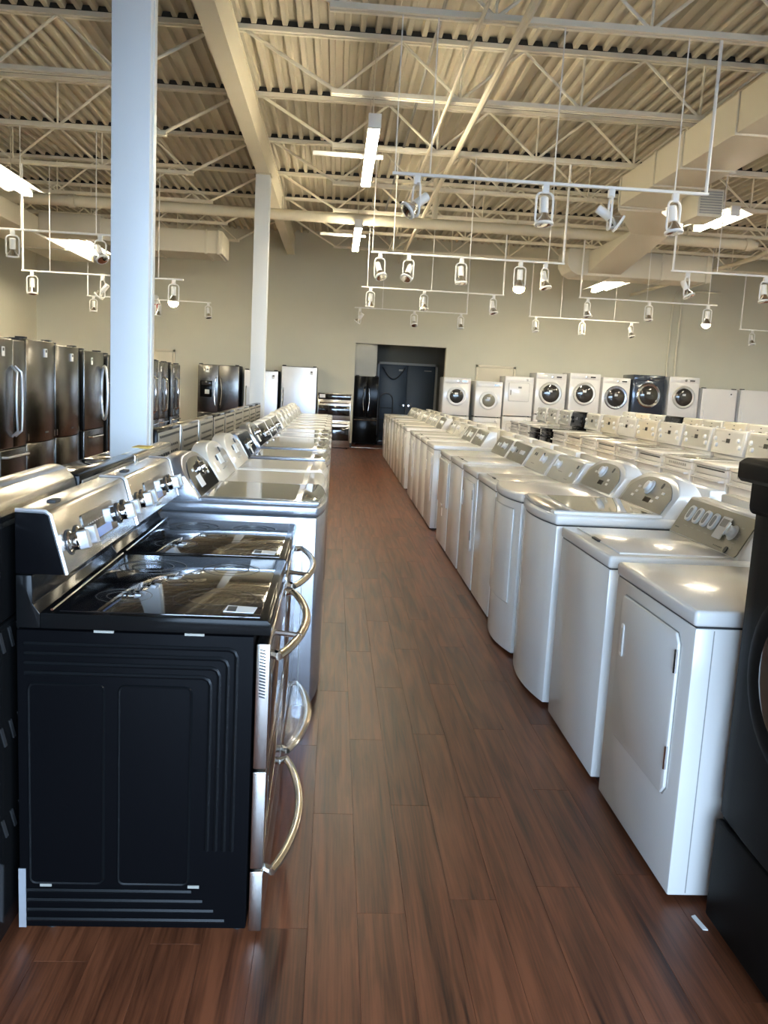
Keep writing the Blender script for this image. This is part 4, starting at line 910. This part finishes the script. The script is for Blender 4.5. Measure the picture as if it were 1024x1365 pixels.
back_unit(fridge('french', 0.94, 1.80, 0.70, disp=True), -3.15, -2.21, 'stainless french-door refrigerator with a black water dispenser on the back wall', 'refrigerator')
back_unit(fridge('single', 0.78, 1.73, 0.70, body='pale_steel'), -2.10, -1.32, 'pale steel single-door refrigerator behind the farther column', 'refrigerator')
back_unit(fridge('single', 0.82, 1.86, 0.70, body='pale_steel'), -1.25, -0.43, 'tall pale steel single-door freezer left of the double oven', 'freezer')
back_unit(fridge('single', 0.86, 1.86, 0.70, body='enamel', side='enamel', handle='white_plastic'), 8.68, 9.54, 'white upright freezer beside the stacked front loaders', 'freezer')
back_unit(fridge('single', 0.86, 1.87, 0.70, body='enamel', side='enamel', handle='white_plastic'), 9.62, 10.48, 'white upright freezer, the second away from the front loaders', 'freezer')
back_unit(fridge('single', 0.86, 1.87, 0.70, body='enamel', side='enamel', handle='white_plastic'), 10.56, 11.42, 'white upright freezer, the third away from the front loaders', 'freezer')
back_unit(fridge('french', 0.60, 1.74, 0.65, body='black_gloss', tagged=False), 0.53, 1.05, 'glossy black refrigerator standing inside the back doorway', 'refrigerator', 21.6)
# double oven
t = thing('double_oven'); w = 0.78
tag(t, 'stainless and black double oven standing beside the back doorway', 'oven')
B(-w/2, w/2, 0.03, 0.66, 0.02, 1.28).build('cabinet', 'stainless_h', t, bevel=0.004)
feet(t, w, 0.6)
cp_ = B(-w/2+0.01, w/2-0.01, 0.012, 0.032, 1.135, 1.265).build('control_panel', 'black_glass', t, bevel=0.003)
B(-w/2+0.04, -w/2+0.17, 0.0095, 0.014, 1.17, 1.25).build('price_card', 'paper', cp_, smooth=False)
for z0, z1 in ((0.66, 1.125), (0.08, 0.645)):
    dr = B(-w/2+0.008, w/2-0.008, 0.0, 0.031, z0, z1).build('oven_door', 'stainless_h', t, bevel=0.004)
    B(-w/2+0.03, w/2-0.03, -0.004, 0.004, z0+0.11, z1-0.13).build('door_glass', 'black_glass', dr, bevel=0.002)
    MB().tube([(-w/2+0.05, 0.0, z1-0.06), (-w/2+0.06, -0.05, z1-0.06), (w/2-0.06, -0.05, z1-0.06), (w/2-0.05, 0.0, z1-0.06)], 0.013, 8).build('handle', 'chrome', dr)
t.location = (-0.005, 19.88, 0)
# hand truck by the dark doors
t = thing('hand_truck', 'black hand truck with a looped handle standing in the back doorway', 'hand truck', (1.32, 21.9, 0))
for s in (-1, 1):
    MB().cyl((s*0.17, 0, 0.1), (s*0.17, 0.12, 1.15), 0.016, 8).build('side_rail', 'black_matte', t)
    MB().lathe([(0.05, -0.025), (0.11, -0.025), (0.12, -0.01), (0.12, 0.01), (0.11, 0.025), (0.05, 0.025)], (s*0.2, 0.08, 0.12), (1, 0, 0), 18).build('wheel', 'black_matte', t)
MB().tube([(0.17*math.cos(PI*i/10), 0.12+0.02*math.sin(PI*i/10), 1.15+0.17*math.sin(PI*i/10)) for i in range(11)], 0.016, 8).build('loop_handle', 'black_matte', t)
for z in (0.35, 0.65, 0.95): MB().cyl((-0.17, 0.1*z, z), (0.17, 0.1*z, z), 0.011, 6).build('cross_bar', 'black_matte', t)
B(-0.22, 0.22, -0.2, 0.02, 0.0, 0.012).build('toe_plate', 'black_matte', t)
tag(MB().tube([(1.27+0.62*i/12, 23.47, 2.02-0.32*math.sin(PI*i/12)) for i in range(13)], 0.016, 6).build('hanging_cable', 'black_matte'), 'black cable looping across the top of the dark double door', 'cable')

# ------------------------------------------------------------------ exit sign with emergency lamps
t = thing('exit_sign', 'white exit sign with red letters and twin emergency lamps on the back wall', 'exit sign', (-4.42, YB-0.06, 3.02))
B(-0.26, 0.26, 0.0, 0.055, -0.16, 0.16).build('sign_box', 'white_plastic', t, bevel=0.006)
def text_mesh(s, size, name, m, parent, loc):
    cu = bpy.data.curves.new(name, 'FONT'); cu.body = s; cu.size = size; cu.align_x = 'CENTER'; cu.align_y = 'CENTER'; cu.extrude = 0.002
    tmp = bpy.data.objects.new('tmp', cu); C.objects.link(tmp); bpy.context.view_layer.update()
    me = bpy.data.meshes.new_from_object(tmp.evaluated_get(bpy.context.evaluated_depsgraph_get()))
    bpy.data.objects.remove(tmp)
    o = bpy.data.objects.new(name, me); C.objects.link(o); me.materials.clear(); me.materials.append(MATS[m])
    o.parent = parent; o.location = loc; o.rotation_euler = (PI/2, 0, 0); return o
text_mesh('EXIT', 0.26, 'lettering', 'sign_red', t, (0, -0.004, 0))
for s in (-1, 1):
    h = MB().cyl((s*0.16, 0.03, 0.155), (s*0.16, 0.03, 0.22), 0.012, 8).build('lamp_arm', 'white_plastic', t)
    MB().lathe([(0.03, 0.06), (0.055, 0.04), (0.06, -0.01), (0.055, -0.015)], (s*0.16, 0.02, 0.25), (0, 1, 0), 16).build('emergency_lamp', 'white_plastic', h)

# ------------------------------------------------------------------ finish: real sizes and labels on every child stay with their thing
bpy.context.view_layer.update()
